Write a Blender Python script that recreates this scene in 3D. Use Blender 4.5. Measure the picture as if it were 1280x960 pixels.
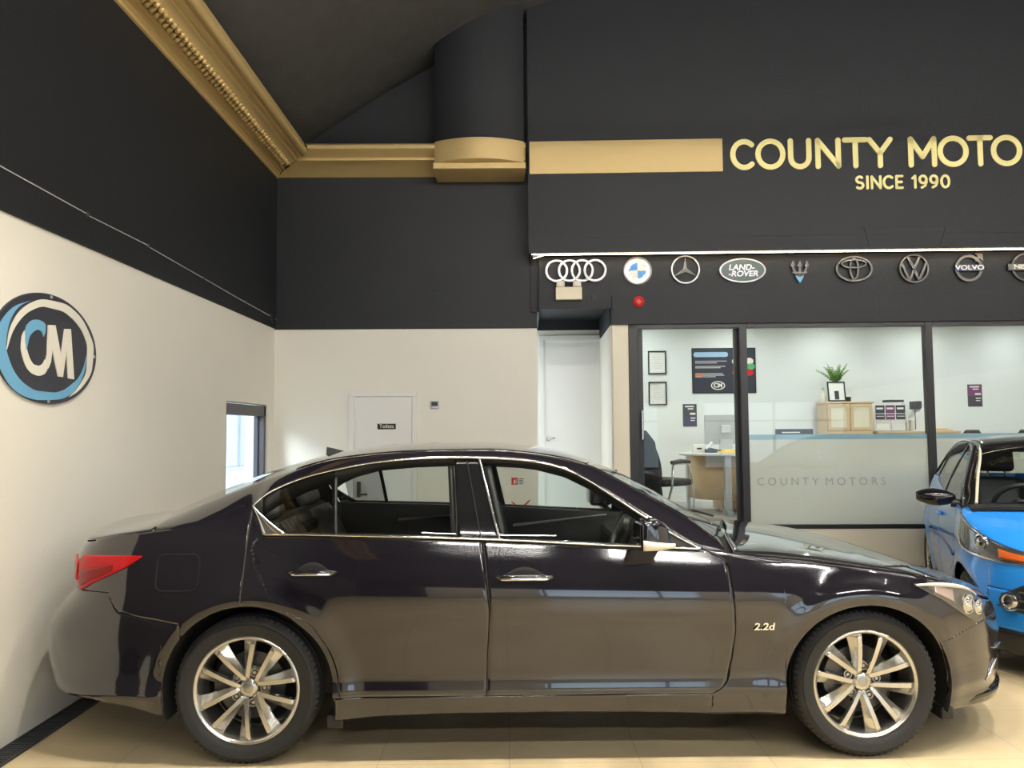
import bpy, bmesh, math, random
import numpy as np
from mathutils import Vector, Matrix

for o in list(bpy.data.objects):
    bpy.data.objects.remove(o)
S = bpy.context.scene
COL = S.collection
PI = math.pi
rnd = random.Random(7)

# ------------------------------------------------------------------ camera, world, sun, exposure
EYE = 1.52
PITCH, YAW, ROLL = math.atan(57/960), math.radians(.36), .0065
fw = Vector((math.sin(YAW)*math.cos(PITCH), math.cos(YAW)*math.cos(PITCH), math.sin(PITCH)))
rt = Vector((math.cos(YAW), -math.sin(YAW), 0))
up = rt.cross(fw)
r2 = rt*math.cos(ROLL) - up*math.sin(ROLL)
u2 = up*math.cos(ROLL) + rt*math.sin(ROLL)
cam_d = bpy.data.cameras.new('camera')
cam = bpy.data.objects.new('camera', cam_d)
COL.objects.link(cam)
cam.matrix_world = Matrix(((r2.x, u2.x, -fw.x, 0), (r2.y, u2.y, -fw.y, 0), (r2.z, u2.z, -fw.z, EYE), (0, 0, 0, 1)))
cam_d.sensor_width = 36
cam_d.sensor_fit = 'HORIZONTAL'
cam_d.lens = 27
cam_d.clip_start = .05
cam_d.clip_end = 200
S.camera = cam

wd = bpy.data.worlds.new('world')
S.world = wd
wd.use_nodes = True
wd.node_tree.nodes['Background'].inputs[0].default_value = (.70, .84, 1, 1)
wd.node_tree.nodes['Background'].inputs[1].default_value = 3.0

sd = bpy.data.lights.new('sun', 'SUN')
sun = bpy.data.objects.new('sun', sd)
COL.objects.link(sun)
sun.rotation_euler = Vector((.45, .70, -.34)).to_track_quat('-Z', 'Y').to_euler()
sd.energy = 3.0
sd.angle = math.radians(18)
sd.color = (.78, .9, 1)

TUBE_POWER = 165.0
SPOT_POWER = 300.0
OFFICE_POWER = 430.0
LED_POWER = 17.0
S.view_settings.view_transform = 'Standard'
S.view_settings.look = 'None'
S.view_settings.gamma = 1
S.view_settings.use_curve_mapping = False
S.view_settings.exposure = 0.15

# ------------------------------------------------------------------ materials
def srgb(r, g, b):
    f = lambda c: (c/255/12.92) if c/255 <= .04045 else ((c/255+.055)/1.055)**2.4
    return (f(r), f(g), f(b))

def mat(name, col, rough=.5, metal=0., spec=.5, coat=0., coat_ior=1.5, bump=0., bscale=40., vary=0., vscale=3., emit=None, es=1., alpha=None, coat_rough=.03):
    m = bpy.data.materials.new(name)
    m.use_nodes = True
    nt = m.node_tree
    p = nt.nodes['Principled BSDF']
    p.inputs['Base Color'].default_value = (*col, 1)
    p.inputs['Roughness'].default_value = rough
    p.inputs['Metallic'].default_value = metal
    p.inputs['Specular IOR Level'].default_value = spec
    if coat:
        p.inputs['Coat Weight'].default_value = coat
        p.inputs['Coat IOR'].default_value = coat_ior
        p.inputs['Coat Roughness'].default_value = coat_rough
    if bump or vary:
        tc = nt.nodes.new('ShaderNodeTexCoord')
        nz = nt.nodes.new('ShaderNodeTexNoise')
        nz.inputs['Scale'].default_value = bscale if bump else vscale
        nz.inputs['Detail'].default_value = 5
        nt.links.new(tc.outputs['Object'], nz.inputs['Vector'])
        if bump:
            b = nt.nodes.new('ShaderNodeBump')
            b.inputs['Strength'].default_value = bump
            b.inputs['Distance'].default_value = .01
            nt.links.new(nz.outputs['Fac'], b.inputs['Height'])
            nt.links.new(b.outputs['Normal'], p.inputs['Normal'])
        if vary:
            nv = nt.nodes.new('ShaderNodeTexNoise')
            nv.inputs['Scale'].default_value = vscale
            nv.inputs['Detail'].default_value = 4
            nt.links.new(tc.outputs['Object'], nv.inputs['Vector'])
            mx = nt.nodes.new('ShaderNodeMix')
            mx.data_type = 'RGBA'
            mx.inputs[6].default_value = (*[c*(1-vary) for c in col], 1)
            mx.inputs[7].default_value = (*[min(1, c*(1+vary)) for c in col], 1)
            nt.links.new(nv.outputs['Fac'], mx.inputs[0])
            nt.links.new(mx.outputs[2], p.inputs['Base Color'])
    if emit:
        p.inputs['Emission Color'].default_value = (*emit, 1)
        p.inputs['Emission Strength'].default_value = es
    return m

def glass_mat(name, tint=(.95, .97, .96), refl=.9, base=.04, rough=.0, film=None, film_fac=0.):
    """thin glazing: see-through with a fresnel reflection; film = a translucent coating"""
    m = bpy.data.materials.new(name)
    m.use_nodes = True
    nt = m.node_tree
    nt.nodes.remove(nt.nodes['Principled BSDF'])
    out = nt.nodes['Material Output']
    tr = nt.nodes.new('ShaderNodeBsdfTransparent')
    tr.inputs[0].default_value = (*tint, 1)
    gl = nt.nodes.new('ShaderNodeBsdfGlossy')
    gl.inputs['Roughness'].default_value = rough
    gl.inputs[0].default_value = (refl, refl, refl, 1)
    fr = nt.nodes.new('ShaderNodeFresnel')
    fr.inputs[0].default_value = 1.5
    mx = nt.nodes.new('ShaderNodeMixShader')
    ge = nt.nodes.new('ShaderNodeNewGeometry')          # only the outer face of a pane mirrors
    mt = nt.nodes.new('ShaderNodeMath')
    mt.operation = 'MULTIPLY_ADD'
    mt.inputs[1].default_value = -1
    mt.inputs[2].default_value = 1
    nt.links.new(ge.outputs['Backfacing'], mt.inputs[0])
    mm = nt.nodes.new('ShaderNodeMath')
    mm.operation = 'MULTIPLY'
    nt.links.new(fr.outputs[0], mm.inputs[0])
    nt.links.new(mt.outputs[0], mm.inputs[1])
    nt.links.new(mm.outputs[0], mx.inputs[0])
    src = tr
    if film:
        df = nt.nodes.new('ShaderNodeBsdfDiffuse')
        df.inputs[0].default_value = (*film, 1)
        tl = nt.nodes.new('ShaderNodeBsdfTranslucent')
        tl.inputs[0].default_value = (*film, 1)
        m1 = nt.nodes.new('ShaderNodeMixShader')
        m1.inputs[0].default_value = .3
        nt.links.new(df.outputs[0], m1.inputs[1])
        nt.links.new(tl.outputs[0], m1.inputs[2])
        m2 = nt.nodes.new('ShaderNodeMixShader')
        m2.inputs[0].default_value = film_fac
        nt.links.new(tr.outputs[0], m2.inputs[1])
        nt.links.new(m1.outputs[0], m2.inputs[2])
        src = m2
    nt.links.new(src.outputs[0], mx.inputs[1])
    nt.links.new(gl.outputs[0], mx.inputs[2])
    nt.links.new(mx.outputs[0], out.inputs[0])
    return m

def emat(name, col, st):
    m = bpy.data.materials.new(name)
    m.use_nodes = True
    nt = m.node_tree
    nt.nodes.remove(nt.nodes['Principled BSDF'])
    e = nt.nodes.new('ShaderNodeEmission')
    e.inputs[0].default_value = (*col, 1)
    e.inputs[1].default_value = st
    nt.links.new(e.outputs[0], nt.nodes['Material Output'].inputs[0])
    return m

def tile_mat(name, c1, c2, cg, size, rough):
    m = mat(name, c1, rough)
    nt = m.node_tree
    p = nt.nodes['Principled BSDF']
    tc = nt.nodes.new('ShaderNodeTexCoord')
    br = nt.nodes.new('ShaderNodeTexBrick')
    br.offset = 0
    br.inputs['Color1'].default_value = (*c1, 1)
    br.inputs['Color2'].default_value = (*c2, 1)
    br.inputs['Mortar'].default_value = (*cg, 1)
    br.inputs['Scale'].default_value = 1
    br.inputs['Mortar Size'].default_value = .003
    br.inputs['Mortar Smooth'].default_value = .3
    br.inputs['Brick Width'].default_value = size
    br.inputs['Row Height'].default_value = size
    nt.links.new(tc.outputs['Object'], br.inputs['Vector'])
    nz = nt.nodes.new('ShaderNodeTexNoise')
    nz.inputs['Scale'].default_value = 2.2
    nz.inputs['Detail'].default_value = 6
    nt.links.new(tc.outputs['Object'], nz.inputs['Vector'])
    mx = nt.nodes.new('ShaderNodeMix')
    mx.data_type = 'RGBA'
    mx.blend_type = 'MULTIPLY'
    mx.inputs[0].default_value = .5
    cr = nt.nodes.new('ShaderNodeValToRGB')
    cr.color_ramp.elements[0].position = .35
    cr.color_ramp.elements[0].color = (.72, .70, .66, 1)
    cr.color_ramp.elements[1].position = .65
    cr.color_ramp.elements[1].color = (1, 1, 1, 1)
    nt.links.new(nz.outputs['Fac'], cr.inputs[0])
    nt.links.new(br.outputs['Color'], mx.inputs[6])
    nt.links.new(cr.outputs[0], mx.inputs[7])
    nt.links.new(mx.outputs[2], p.inputs['Base Color'])
    return m

M = {}
M['white'] = mat('white_wall_paint', (.80, .77, .69), .75, bump=.12, bscale=60, vary=.03, vscale=1.5)
M['black'] = mat('black_wall_paint', (.0088, .0106, .0145), .6, bump=.25, bscale=35, vary=.15, vscale=2)
M['ceil'] = mat('black_textured_ceiling', (.055, .055, .054), .75, bump=.9, bscale=9, vary=.25, vscale=5)
M['gold'] = mat('gold_paint', (.60, .44, .20), .42, metal=.35, bump=.15, bscale=60)
M['goldlet'] = mat('pale_gold_lettering', (.84, .75, .33), .4, metal=.15)
M['cream'] = mat('cream_paint', (.80, .74, .60), .6)
M['doorwhite'] = mat('white_door_paint', (.78, .77, .74), .4)
M['office'] = mat('office_wall_paint', (.74, .76, .74), .7)
M['floor'] = tile_mat('beige_floor_tiles', (.66, .54, .34), (.635, .52, .325), (.46, .38, .24), .6, .32)
M['carpet'] = mat('grey_office_floor', (.35, .35, .34), .6)
M['frame'] = mat('anthracite_frame', (.022, .022, .026), .4)
M['winframe'] = mat('dark_grey_window_frame', (.065, .06, .075), .4)
M['glass'] = glass_mat('clear_glazing')
M['frost'] = glass_mat('frosted_film', film=(.88, .86, .80), film_fac=.90)
M['frosttext'] = glass_mat('clear_letters_in_film', film=(.60, .60, .58), film_fac=.8)
M['blueband'] = glass_mat('pale_blue_band_film', film=(.42, .62, .74), film_fac=.85)
M['chrome'] = mat('polished_chrome', (.78, .78, .78), .12, metal=1)
M['satin'] = mat('satin_silver', (.50, .51, .53), .35, metal=.6)
M['gunmetal'] = mat('gunmetal_grey', (.13, .127, .122), .42, metal=.8)
M['blackplastic'] = mat('black_plastic', (.012, .012, .013), .45)
M['rubber'] = mat('tyre_rubber', (.016, .016, .017), .65, bump=.2, bscale=80)
M['darkliner'] = mat('dark_liner', (.008, .008, .008), .9)
M['paint'] = mat('black_car_paint', (.0095, .0080, .0125), .08, spec=.6, coat=1, coat_ior=1.52, coat_rough=.015)
M['glossblack'] = mat('gloss_black_trim', (.006, .006, .007), .08, spec=.7)
M['blue'] = mat('bright_blue_car_paint', (.016, .24, .74), .35, coat=1, coat_ior=1.6)
M['carglass'] = glass_mat('car_glass', tint=(.80, .84, .82))
M['privacy'] = glass_mat('tinted_quarter_glass', tint=(.42, .43, .42))
M['leather'] = mat('dark_leather', (.03, .03, .032), .42)
M['litleather'] = mat('lit_black_leather', (.16, .155, .145), .4)  # black leather with the sheen of pleats and headrests put into the colour
M['redlamp'] = mat('red_lamp_lens', (.50, .008, .012), .18, spec=.3)
M['darkred'] = mat('dark_red_lamp_lens', (.26, .006, .008), .18, spec=.3)
M['amber'] = mat('amber_lens', (.7, .13, .02), .15, coat=1)
M['lens'] = glass_mat('clear_lamp_lens', tint=(.9, .9, .9))
M['alloy'] = mat('silver_alloy', (.62, .60, .55), .27, metal=.9)
M['alloydark'] = mat('dull_alloy', (.42, .41, .39), .35, metal=.9)  # darker, rougher alloy for centre caps and lug nuts
M['disc'] = mat('brake_disc_steel', (.11, .11, .115), .4, metal=.8)
M['led'] = emat('warm_led_strip', (1, .80, .55), LED_POWER)
M['tube'] = emat('lamp_tube', (1, .965, .90), TUBE_POWER)
M['downlight'] = emat('office_downlight', (.96, 1, .98), OFFICE_POWER)
M['red'] = mat('red_plastic', (.6, .02, .02), .35)
M['extred'] = mat('red_enamel', (.62, .02, .02), .3, coat=.5)
M['beige'] = mat('beige_plastic', (.72, .66, .50), .5)
M['wood'] = mat('light_wood', (.60, .43, .25), .5, vary=.12, vscale=6)
M['greyboard'] = mat('pale_grey_board', (.55, .55, .53), .5)
M['paleblue'] = mat('sky_blue_print', (.16, .42, .66), .5)
M['navy'] = mat('dark_slate_print', (.032, .034, .05), .45)
M['darkreflect'] = mat('wall_darkened_for_reflection', (.05, .05, .055), .7, bump=.12, bscale=60)  # darkens the unseen near wall so the saloon's tail reflects dark
M['offwhite'] = mat('off_white_print', (.80, .77, .68), .5)
M['purple'] = mat('purple_print', (.16, .03, .13), .5)
M['fabric'] = mat('black_chair_fabric', (.014, .014, .015), .85, bump=.3, bscale=200)
M['leaf'] = mat('fern_green', (.16, .30, .05), .6)
M['water'] = glass_mat('vase_glass', tint=(.80, .92, .97))
M['paper'] = mat('paper', (.75, .74, .70), .6)
M['yellow'] = mat('yellow_paper', (.85, .62, .12), .6)
M['steel'] = mat('galvanised_grate', (.055, .06, .07), .5, metal=.5)
M['brick'] = mat('pale_render_outside', (.62, .68, .74), .8, vary=.2, vscale=3)
M['bmwblue'] = mat('azure_enamel', (.03, .24, .68), .25)
M['lrgreen'] = mat('dark_green_enamel', (.03, .065, .055), .3)
M['greenlbl'] = mat('green_print', (.10, .42, .16), .5)
M['cable'] = mat('white_cable', (.55, .55, .58), .5)

# ------------------------------------------------------------------ object helpers
class MB:
    """collects shapes and links them as ONE mesh object"""
    def __init__(s):
        s.v, s.f, s.m = [], [], []

    def add(s, vs, fs, mi=0, T=None):
        b = len(s.v)
        for v in vs:
            v = Vector(v)
            s.v.append(T @ v if T is not None else v)
        for f in fs:
            s.f.append([b+i for i in f])
            s.m.append(mi)
        return s

    def box(s, x0, x1, y0, y1, z0, z1, mi=0, T=None):
        vs = [(x, y, z) for x in (x0, x1) for y in (y0, y1) for z in (z0, z1)]
        fs = [(0, 1, 3, 2), (4, 6, 7, 5), (0, 4, 5, 1), (2, 3, 7, 6), (0, 2, 6, 4), (1, 5, 7, 3)]
        return s.add(vs, fs, mi, T)

    def tube(s, path, r, n=10, mi=0, caps=True, T=None, closed=False):
        P = [Vector(p) for p in path]
        N = len(P)
        rs = r if isinstance(r, (list, tuple)) else [r]*N
        vs, fs = [], []
        prev = None
        for i, p in enumerate(P):
            if closed:
                t = P[(i+1) % N]-P[(i-1) % N]
            else:
                t = P[min(i+1, N-1)]-P[max(i-1, 0)]
            t.normalize()
            if prev is None:
                a = Vector((0, 0, 1)) if abs(t.z) < .9 else Vector((1, 0, 0))
                prev = t.cross(a).normalized()
            prev = (prev - t*prev.dot(t)).normalized()
            b = t.cross(prev)
            for k in range(n):
                an = 2*PI*k/n
                vs.append(p + (prev*math.cos(an)+b*math.sin(an))*rs[i])
        for i in range(N if closed else N-1):
            for k in range(n):
                a, b2 = i*n+k, i*n+(k+1) % n
                c, d = ((i+1) % N)*n+(k+1) % n, ((i+1) % N)*n+k
                fs.append((a, d, c, b2))
        if caps and not closed:
            fs.append(tuple(range(n)))
            fs.append(tuple((N-1)*n+k for k in reversed(range(n))))
        return s.add(vs, fs, mi, T)

    def lathe(s, prof, n=48, mi=0, T=None, closed=False, a0=0, a1=2*PI):
        """prof [(r, h)] spun about the z axis"""
        full = abs(a1-a0-2*PI) < 1e-6
        cols = n if full else n+1
        vs, fs = [], []
        for k in range(cols):
            an = a0+(a1-a0)*k/n
            for r, h in prof:
                vs.append((r*math.cos(an), r*math.sin(an), h))
        L = len(prof)
        for k in range(n):
            k2 = (k+1) % cols
            for i in range(L if closed else L-1):
                j = (i+1) % L
                fs.append((k*L+i, k2*L+i, k2*L+j, k*L+j))
        return s.add(vs, fs, mi, T)

    def prism(s, poly, d0, d1, mi=0, T=None):
        """polygon in (x, z), extruded along y from d0 to d1"""
        n = len(poly)
        vs = [(x, d0, z) for x, z in poly]+[(x, d1, z) for x, z in poly]
        fs = [tuple(range(n)), tuple(n+i for i in reversed(range(n)))]
        fs += [(i, n+i, n+(i+1) % n, (i+1) % n) for i in range(n)]
        return s.add(vs, fs, mi, T)

    def ring(s, outer, inner, d0, d1, mi=0, T=None):
        """closed band between two (x, z) loops of equal length"""
        n = len(outer)
        vs = [(x, d0, z) for x, z in outer]+[(x, d0, z) for x, z in inner]+[(x, d1, z) for x, z in outer]+[(x, d1, z) for x, z in inner]
        fs = []
        for i in range(n):
            j = (i+1) % n
            fs += [(i, j, n+j, n+i), (2*n+i, 3*n+i, 3*n+j, 2*n+j), (i, 2*n+i, 2*n+j, j), (n+i, n+j, 3*n+j, 3*n+i)]
        return s.add(vs, fs, mi, T)

    def grid(s, P, mi=0, flip=False, T=None):
        nu, nv = len(P), len(P[0])
        vs = [p for row in P for p in row]
        fs = []
        for i in range(nu-1):
            for j in range(nv-1):
                f = (i*nv+j, (i+1)*nv+j, (i+1)*nv+j+1, i*nv+j+1)
                fs.append(f[::-1] if flip else f)
        return s.add(vs, fs, mi, T)

    def ellipsoid(s, c, r, n=16, m=10, mi=0, T=None):
        P = []
        for i in range(m+1):
            t = PI*i/m
            P.append([(c[0]+r[0]*math.sin(t)*math.cos(2*PI*k/n), c[1]+r[1]*math.sin(t)*math.sin(2*PI*k/n), c[2]+r[2]*math.cos(t)) for k in range(n+1)])
        return s.grid(P, mi, T=T)

    def build(s, name, mats, parent=None, loc=(0, 0, 0), rotz=0, smooth=None, bevel=0, seg=2, recalc=True, weld=False, solid=0, subsurf=0):
        me = bpy.data.meshes.new(name)
        me.from_pydata([tuple(v) for v in s.v], [], s.f)
        if not isinstance(mats, (list, tuple)):
            mats = [mats]
        for m in mats:
            me.materials.append(m)
        me.polygons.foreach_set('material_index', s.m)
        if recalc or weld:
            bm = bmesh.new()
            bm.from_mesh(me)
            if weld:
                bmesh.ops.remove_doubles(bm, verts=bm.verts, dist=1e-5)
            if recalc:
                bmesh.ops.recalc_face_normals(bm, faces=bm.faces)
            bm.to_mesh(me)
            bm.free()
        if smooth is not None:
            me.polygons.foreach_set('use_smooth', [True]*len(me.polygons))
            if smooth < 180:
                me.set_sharp_from_angle(angle=math.radians(smooth))
        me.update()
        o = bpy.data.objects.new(name, me)
        COL.objects.link(o)
        o.location = loc
        o.rotation_euler = (0, 0, rotz)
        if parent is not None:
            o.parent = parent
        if subsurf:
            sm = o.modifiers.new('smooth', 'SUBSURF')
            sm.levels = sm.render_levels = subsurf
        if solid:
            sm = o.modifiers.new('thickness', 'SOLIDIFY')
            sm.thickness = abs(solid)
            sm.offset = -1 if solid > 0 else 1
        if bevel:
            b = o.modifiers.new('bevel', 'BEVEL')
            b.width = bevel
            b.segments = seg
            b.limit_method = 'ANGLE'
            b.angle_limit = math.radians(40)
        return o

def empty(name, loc=(0, 0, 0), rotz=0, parent=None):
    o = bpy.data.objects.new(name, None)
    COL.objects.link(o)
    o.empty_display_size = .1
    o.location = loc
    o.rotation_euler = (0, 0, rotz)
    if parent is not None:
        o.parent = parent
    return o

def tag(o, label, cat, group=None):
    o['label'] = label
    o['category'] = cat
    if group:
        o['group'] = group
    return o

def struct(o):
    o['kind'] = 'structure'
    return o

def copy_tree(o, parent=None):
    c = o.copy()
    COL.objects.link(c)
    if parent is not None:
        c.parent = parent
    for ch in list(o.children):
        copy_tree(ch, c)
    return c

def circ(r, n=48, cx=0, cz=0, rz=None):
    rz = r if rz is None else rz
    return [(cx+r*math.cos(2*PI*k/n), cz+rz*math.sin(2*PI*k/n)) for k in range(n)]

def text_shape(body, size, depth=.004, align='CENTER', italic=0., bold=0., sx=1.):
    """letters in the (x, z) plane, front at y = -depth"""
    cu = bpy.data.curves.new('t', 'FONT')
    cu.body = body
    cu.size = size
    cu.align_x = align
    cu.align_y = 'CENTER'
    cu.extrude = depth/2
    cu.offset = bold
    cu.shear = italic
    ob = bpy.data.objects.new('t', cu)
    COL.objects.link(ob)
    dg = bpy.context.evaluated_depsgraph_get()
    me = bpy.data.meshes.new_from_object(ob.evaluated_get(dg))
    vs = [(v.co.x*sx, -v.co.z-depth/2, v.co.y) for v in me.vertices]
    fs = [tuple(p.vertices) for p in me.polygons]
    bpy.data.objects.remove(ob)
    bpy.data.curves.remove(cu)
    bpy.data.meshes.remove(me)
    return vs, fs

def add_text(mb, body, size, x=0, z=0, y=0, mi=0, T=None, **k):
    vs, fs = text_shape(body, size, **k)
    mb.add([(v[0]+x, v[1]+y, v[2]+z) for v in vs], fs, mi, T)

def rbox(mb, x0, x1, z0, z1, r, d0, d1, mi=0, n=5, T=None):
    """rounded rectangle prism in (x, z)"""
    pts = []
    for cx, cz, a in ((x1-r, z1-r, 0), (x0+r, z1-r, 90), (x0+r, z0+r, 180), (x1-r, z0+r, 270)):
        for k in range(n+1):
            t = math.radians(a+90*k/n)
            pts.append((cx+r*math.cos(t), cz+r*math.sin(t)))
    mb.prism(pts, d0, d1, mi, T)

# the office front is turned a little against the rest of the hall: u along it, d behind its upper face
BA = math.radians(1.85)
def BP(u, d, z=0):
    return (.2+u*math.cos(BA)+d*math.sin(BA), 7.75-u*math.sin(BA)+d*math.cos(BA), z)
# ------------------------------------------------------------------ the hall
XL, XR, YB, YF = -2.44, 9.0, 8.05, -6.0

b = MB(); b.box(XL-.3, XR+.3, YF-.3, 9.6, -.2, 0)
struct(b.build('floor', M['floor']))

# left wall with its window hole: lower white, upper black, unseen near part darkened for the car's reflection
WY0, WY1, WZ0, WZ1 = 6.683, 7.845, .75, 1.785
b = MB()
x0, x1 = XL-.13, XL
SP = 2.592
b.box(x0, x1, 2.9, WY0, 0, SP, 0)
b.box(x0, x1, YF, 2.9, 0, SP, 2)
b.box(x0, x1, WY1, YB+.3, 0, SP, 0)
b.box(x0, x1, WY0, WY1, 0, WZ0, 0)
b.box(x0, x1, WY0, WY1, WZ1, SP, 0)
b.box(x0, x1+.012, YF, YB, SP, 4.6, 1)
struct(b.build('wall_left', [M['white'], M['black'], M['darkreflect']]))

# left bay of the back wall
b = MB()
b.box(XL-.3, .318, YB, YB+.25, 0, 2.585, 0)
b.box(XL-.3, .27, YB-.012, YB+.25, 2.585, 7, 1)
b.box(.27, .318, YB-.012, YB+.25, 2.585, 3.3, 1)
struct(b.build('wall_back', [M['white'], M['black']]))

b = MB(); b.box(XR, XR+.3, YF, 9.5, 0, 2.6, 0); b.box(XR, XR+.3, YF, 9.5, 2.6, 5, 1)
struct(b.build('wall_right', [M['white'], M['black']]))

# street side behind the camera: a long glazed shopfront
b = MB()
b.box(XL-.3, -1.2, YF-.3, YF, 0, 2.7, 1); b.box(8.6, XR+.3, YF-.3, YF, 0, 2.7, 0)  # unseen left piece made black to keep a pale line off the saloon
b.box(-1.2, 8.6, YF-.3, YF, 0, .35, 0); b.box(XL-.3, XR+.3, YF-.3, YF, 2.3, 7, 1); b.box(-1.2, .7, YF-.3, YF, .35, 2.3, 0); b.box(3.4, 4.7, YF-.3, YF, .35, 2.3, 0)
struct(b.build('wall_front', [M['white'], M['black']]))
w2 = struct(empty('window_2', (-1.2, YF-.15, .35)))
b = MB()
for k in range(6):
    x = k*9.74/5
    b.box(x, x+.06, -.04, .04, 0, 1.95)
b.box(0, 9.8, -.04, .04, 0, .06); b.box(0, 9.8, -.04, .04, 1.89, 1.95); b.box(0, 9.8, -.04, .04, 1.35, 1.40)
b.build('window_frame', M['frame'], w2)
b = MB(); b.box(.02, 9.78, -.006, .006, .03, 1.92); b.build('pane', M['glass'], w2)

# vaulted ceiling
prof = [(-2.7, 4.30), (-2.44, 4.40), (-2.129, 4.562), (-1.73, 4.84), (-1.303, 5.119), (-.788, 5.417), (.231, 5.893), (1.031, 6.158), (2.1, 6.42), (3.3, 6.5)]
prof += [(6.6-x, z) for x, z in reversed(prof[:-1])]
b = MB()
P = [[(x, y, z) for x, z in prof] for y in np.linspace(YF-.3, 8.4, 30)]
b.grid(P)
struct(b.build('ceiling', M['ceil'], smooth=30, solid=-.1))

# cornice: left run ornate, back run plain, mitred in the corner
def cornice(prof, a, bb, axis):
    m = MB()
    rows = []
    for p, z in prof:
        if axis == 'L':
            rows.append([(XL+p, a, z), (XL+p, YB-p, z)])
        else:
            rows.append([(XL+p, YB-p, z), (bb, YB-p, z)])
    m.grid(rows)
    return m
profL = [(.0, 4.16), (.0, 4.195), (.03, 4.20), (.032, 4.225), (.05, 4.23), (.052, 4.245), (.075, 4.25), (.077, 4.262), (.10, 4.267), (.11, 4.255), (.12, 4.275), (.19, 4.285), (.20, 4.272), (.215, 4.285), (.29, 4.295), (.30, 4.32), (.335, 4.335), (.34, 4.305)]
for k in range(9):
    t = PI*(-.75+1.25*k/8)
    profL.append((.385+.045*math.cos(t), 4.352+.045*math.sin(t)))
profL += [(.40, 4.43), (.0, 4.50)]
cl = struct(cornice(profL, YF, 0, 'L').build('trim_1', M['gold'], smooth=35))
# running leaf ornament pressed into the flat of the left cornice
b = MB()
for k in range(112):
    y = 7.78-k*.064
    for s in (0, 1):
        t0 = Vector((XL+.118+.05*s, y+.02*s, 4.276+.006*s))
        pts = [t0+Vector((.052*q, -.052*math.sin(q*PI*.75), -.018*math.sin(q*PI))) for q in (0, .25, .5, .75, 1)]
        b.tube(pts, [.005, .016, .020, .016, .005], 6)
o = b.build('leaf_ornament', M['gold'], cl, smooth=180)
profB = [(.0, 4.16), (.0, 4.205), (.03, 4.218), (.10, 4.258), (.28, 4.288), (.30, 4.292), (.30, 4.318), (.42, 4.362), (.43, 4.367), (.43, 4.405), (.40, 4.43), (.0, 4.50)]
struct(cornice(profB, 0, .2, 'B').build('trim_2', M['gold'], smooth=25))

# bowed pier standing on the cornice, gold at its foot, and the ledge below it
def bow(x0, x1, yb, bulge, n=24):
    return [(x0+(x1-x0)*k/n, yb-bulge*math.sin(PI*k/n)**.8) for k in range(n+1)]
def bowed(z0, z1, x0=-.722, x1=.184, yb=7.62, bulge=.13, ytop=8.2):
    m = MB()
    pts = bow(x0, x1, yb, bulge)+[(x1, ytop), (x0, ytop)]
    n = len(pts)
    vs = [(x, y, z0) for x, y in pts]+[(x, y, z1) for x, y in pts]
    m.add(vs, [tuple(range(n))[::-1], tuple(range(n, 2*n))]+[(i, (i+1) % n, n+(i+1) % n, n+i) for i in range(n)])
    return m
struct(bowed(4.43, 7.0).build('trim_3', M['black'], smooth=40))
pg = struct(bowed(4.215, 4.43, bulge=.135).build('trim_4', M['gold'], smooth=40))
b = MB(); b.box(-.735, .20, 7.60, 8.04, 4.15, 4.215)
struct(b.build('trim_5', M['gold'], bevel=.008))

# office front: upper bulkhead, emblem board set back under it, header board
Bl = dict(loc=BP(0, 0), rotz=-BA)
b = MB(); b.box(.028, 9.5, 0, .25, 3.315, 7.2)
b.box(.028, 9.5, -.006, 0, 3.466, 3.474)
b.box(3.40, 4.26, -.006, 0, 3.538, 3.546)
b.box(3.42, 4.24, -.004, 0, 3.338, 3.342)
for u0, u1 in ((3.42, 3.47), (4.234, 4.18)):
    b.prism([(u0-.004, 3.54), (u0+.004, 3.54), (u1+.004, 3.34), (u1-.004, 3.34)], -.006, 0)
struct(b.build('wall_office_upper', M['black'], **Bl))
b = MB(); b.box(.133, 9.5, .2, .3, 2.84, 3.36)
struct(b.build('wall_office_board', M['black'], **Bl))
b = MB(); b.box(.884, 9.5, .165, .3, 2.60, 2.893)
b.box(3.62, 3.625, .162, .165, 2.62, 2.88)
struct(b.build('wall_office_header', M['black'], bevel=.004, **Bl))
b = MB()
b.box(.133, .89, .19, 1.62, 2.84, 2.87); b.box(.118, 1.05, 1.5, 1.62, 2.715, 2.87)
b.box(.133, .89, .185, .2, 2.77, 2.845)
b.box(.05, .133, .262, 1.62, 2.75, 7.0); b.box(.05, 9.4, 1.5, 1.62, 2.86, 3.4); b.box(.87, 1.06, .30, 1.62, 2.615, 2.87)
struct(b.build('ceiling_recess', M['black'], **Bl))
# gold painted band on the bulkhead
b = MB(); b.box(.044, 2.015, -.012, 0, 4.136, 4.477)
struct(b.build('trim_6', M['gold'], bevel=.003, **Bl))

# recess beside the office with its white door
b = MB()
b.box(.10, 1.06, 1.5, 1.62, 0, 2.715); b.box(.118, 1.05, .25, 1.5, .40, .48)
struct(b.build('wall_recess', M['white'], **Bl))
b = MB(); b.box(.885, 1.055, .2, 3.4, 0, 2.62); b.box(.87, .885, .22, 1.5, 0, 2.60)
struct(b.build('wall_pier', M['cream'], bevel=.006, **Bl))
d2 = struct(empty('door_2', BP(.14, 1.5, .48), -BA))
b = MB()
b.box(0, .055, -.03, 0, 0, 2.1145); b.box(.765, .82, -.03, 0, 0, 2.1145); b.box(0, .82, -.03, 0, 2.115, 2.17)
b.box(.055, .075, -.018, 0, 0, 2.115); b.box(.745, .765, -.018, 0, 0, 2.115); b.box(.055, .765, -.018, 0, 2.095, 2.115)
b.build('door_frame', M['doorwhite'], d2, bevel=.003)
b = MB(); b.box(.075, .745, -.008, 0, .005, 2.095); b.build('door_leaf', M['doorwhite'], d2)
b = MB()
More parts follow.
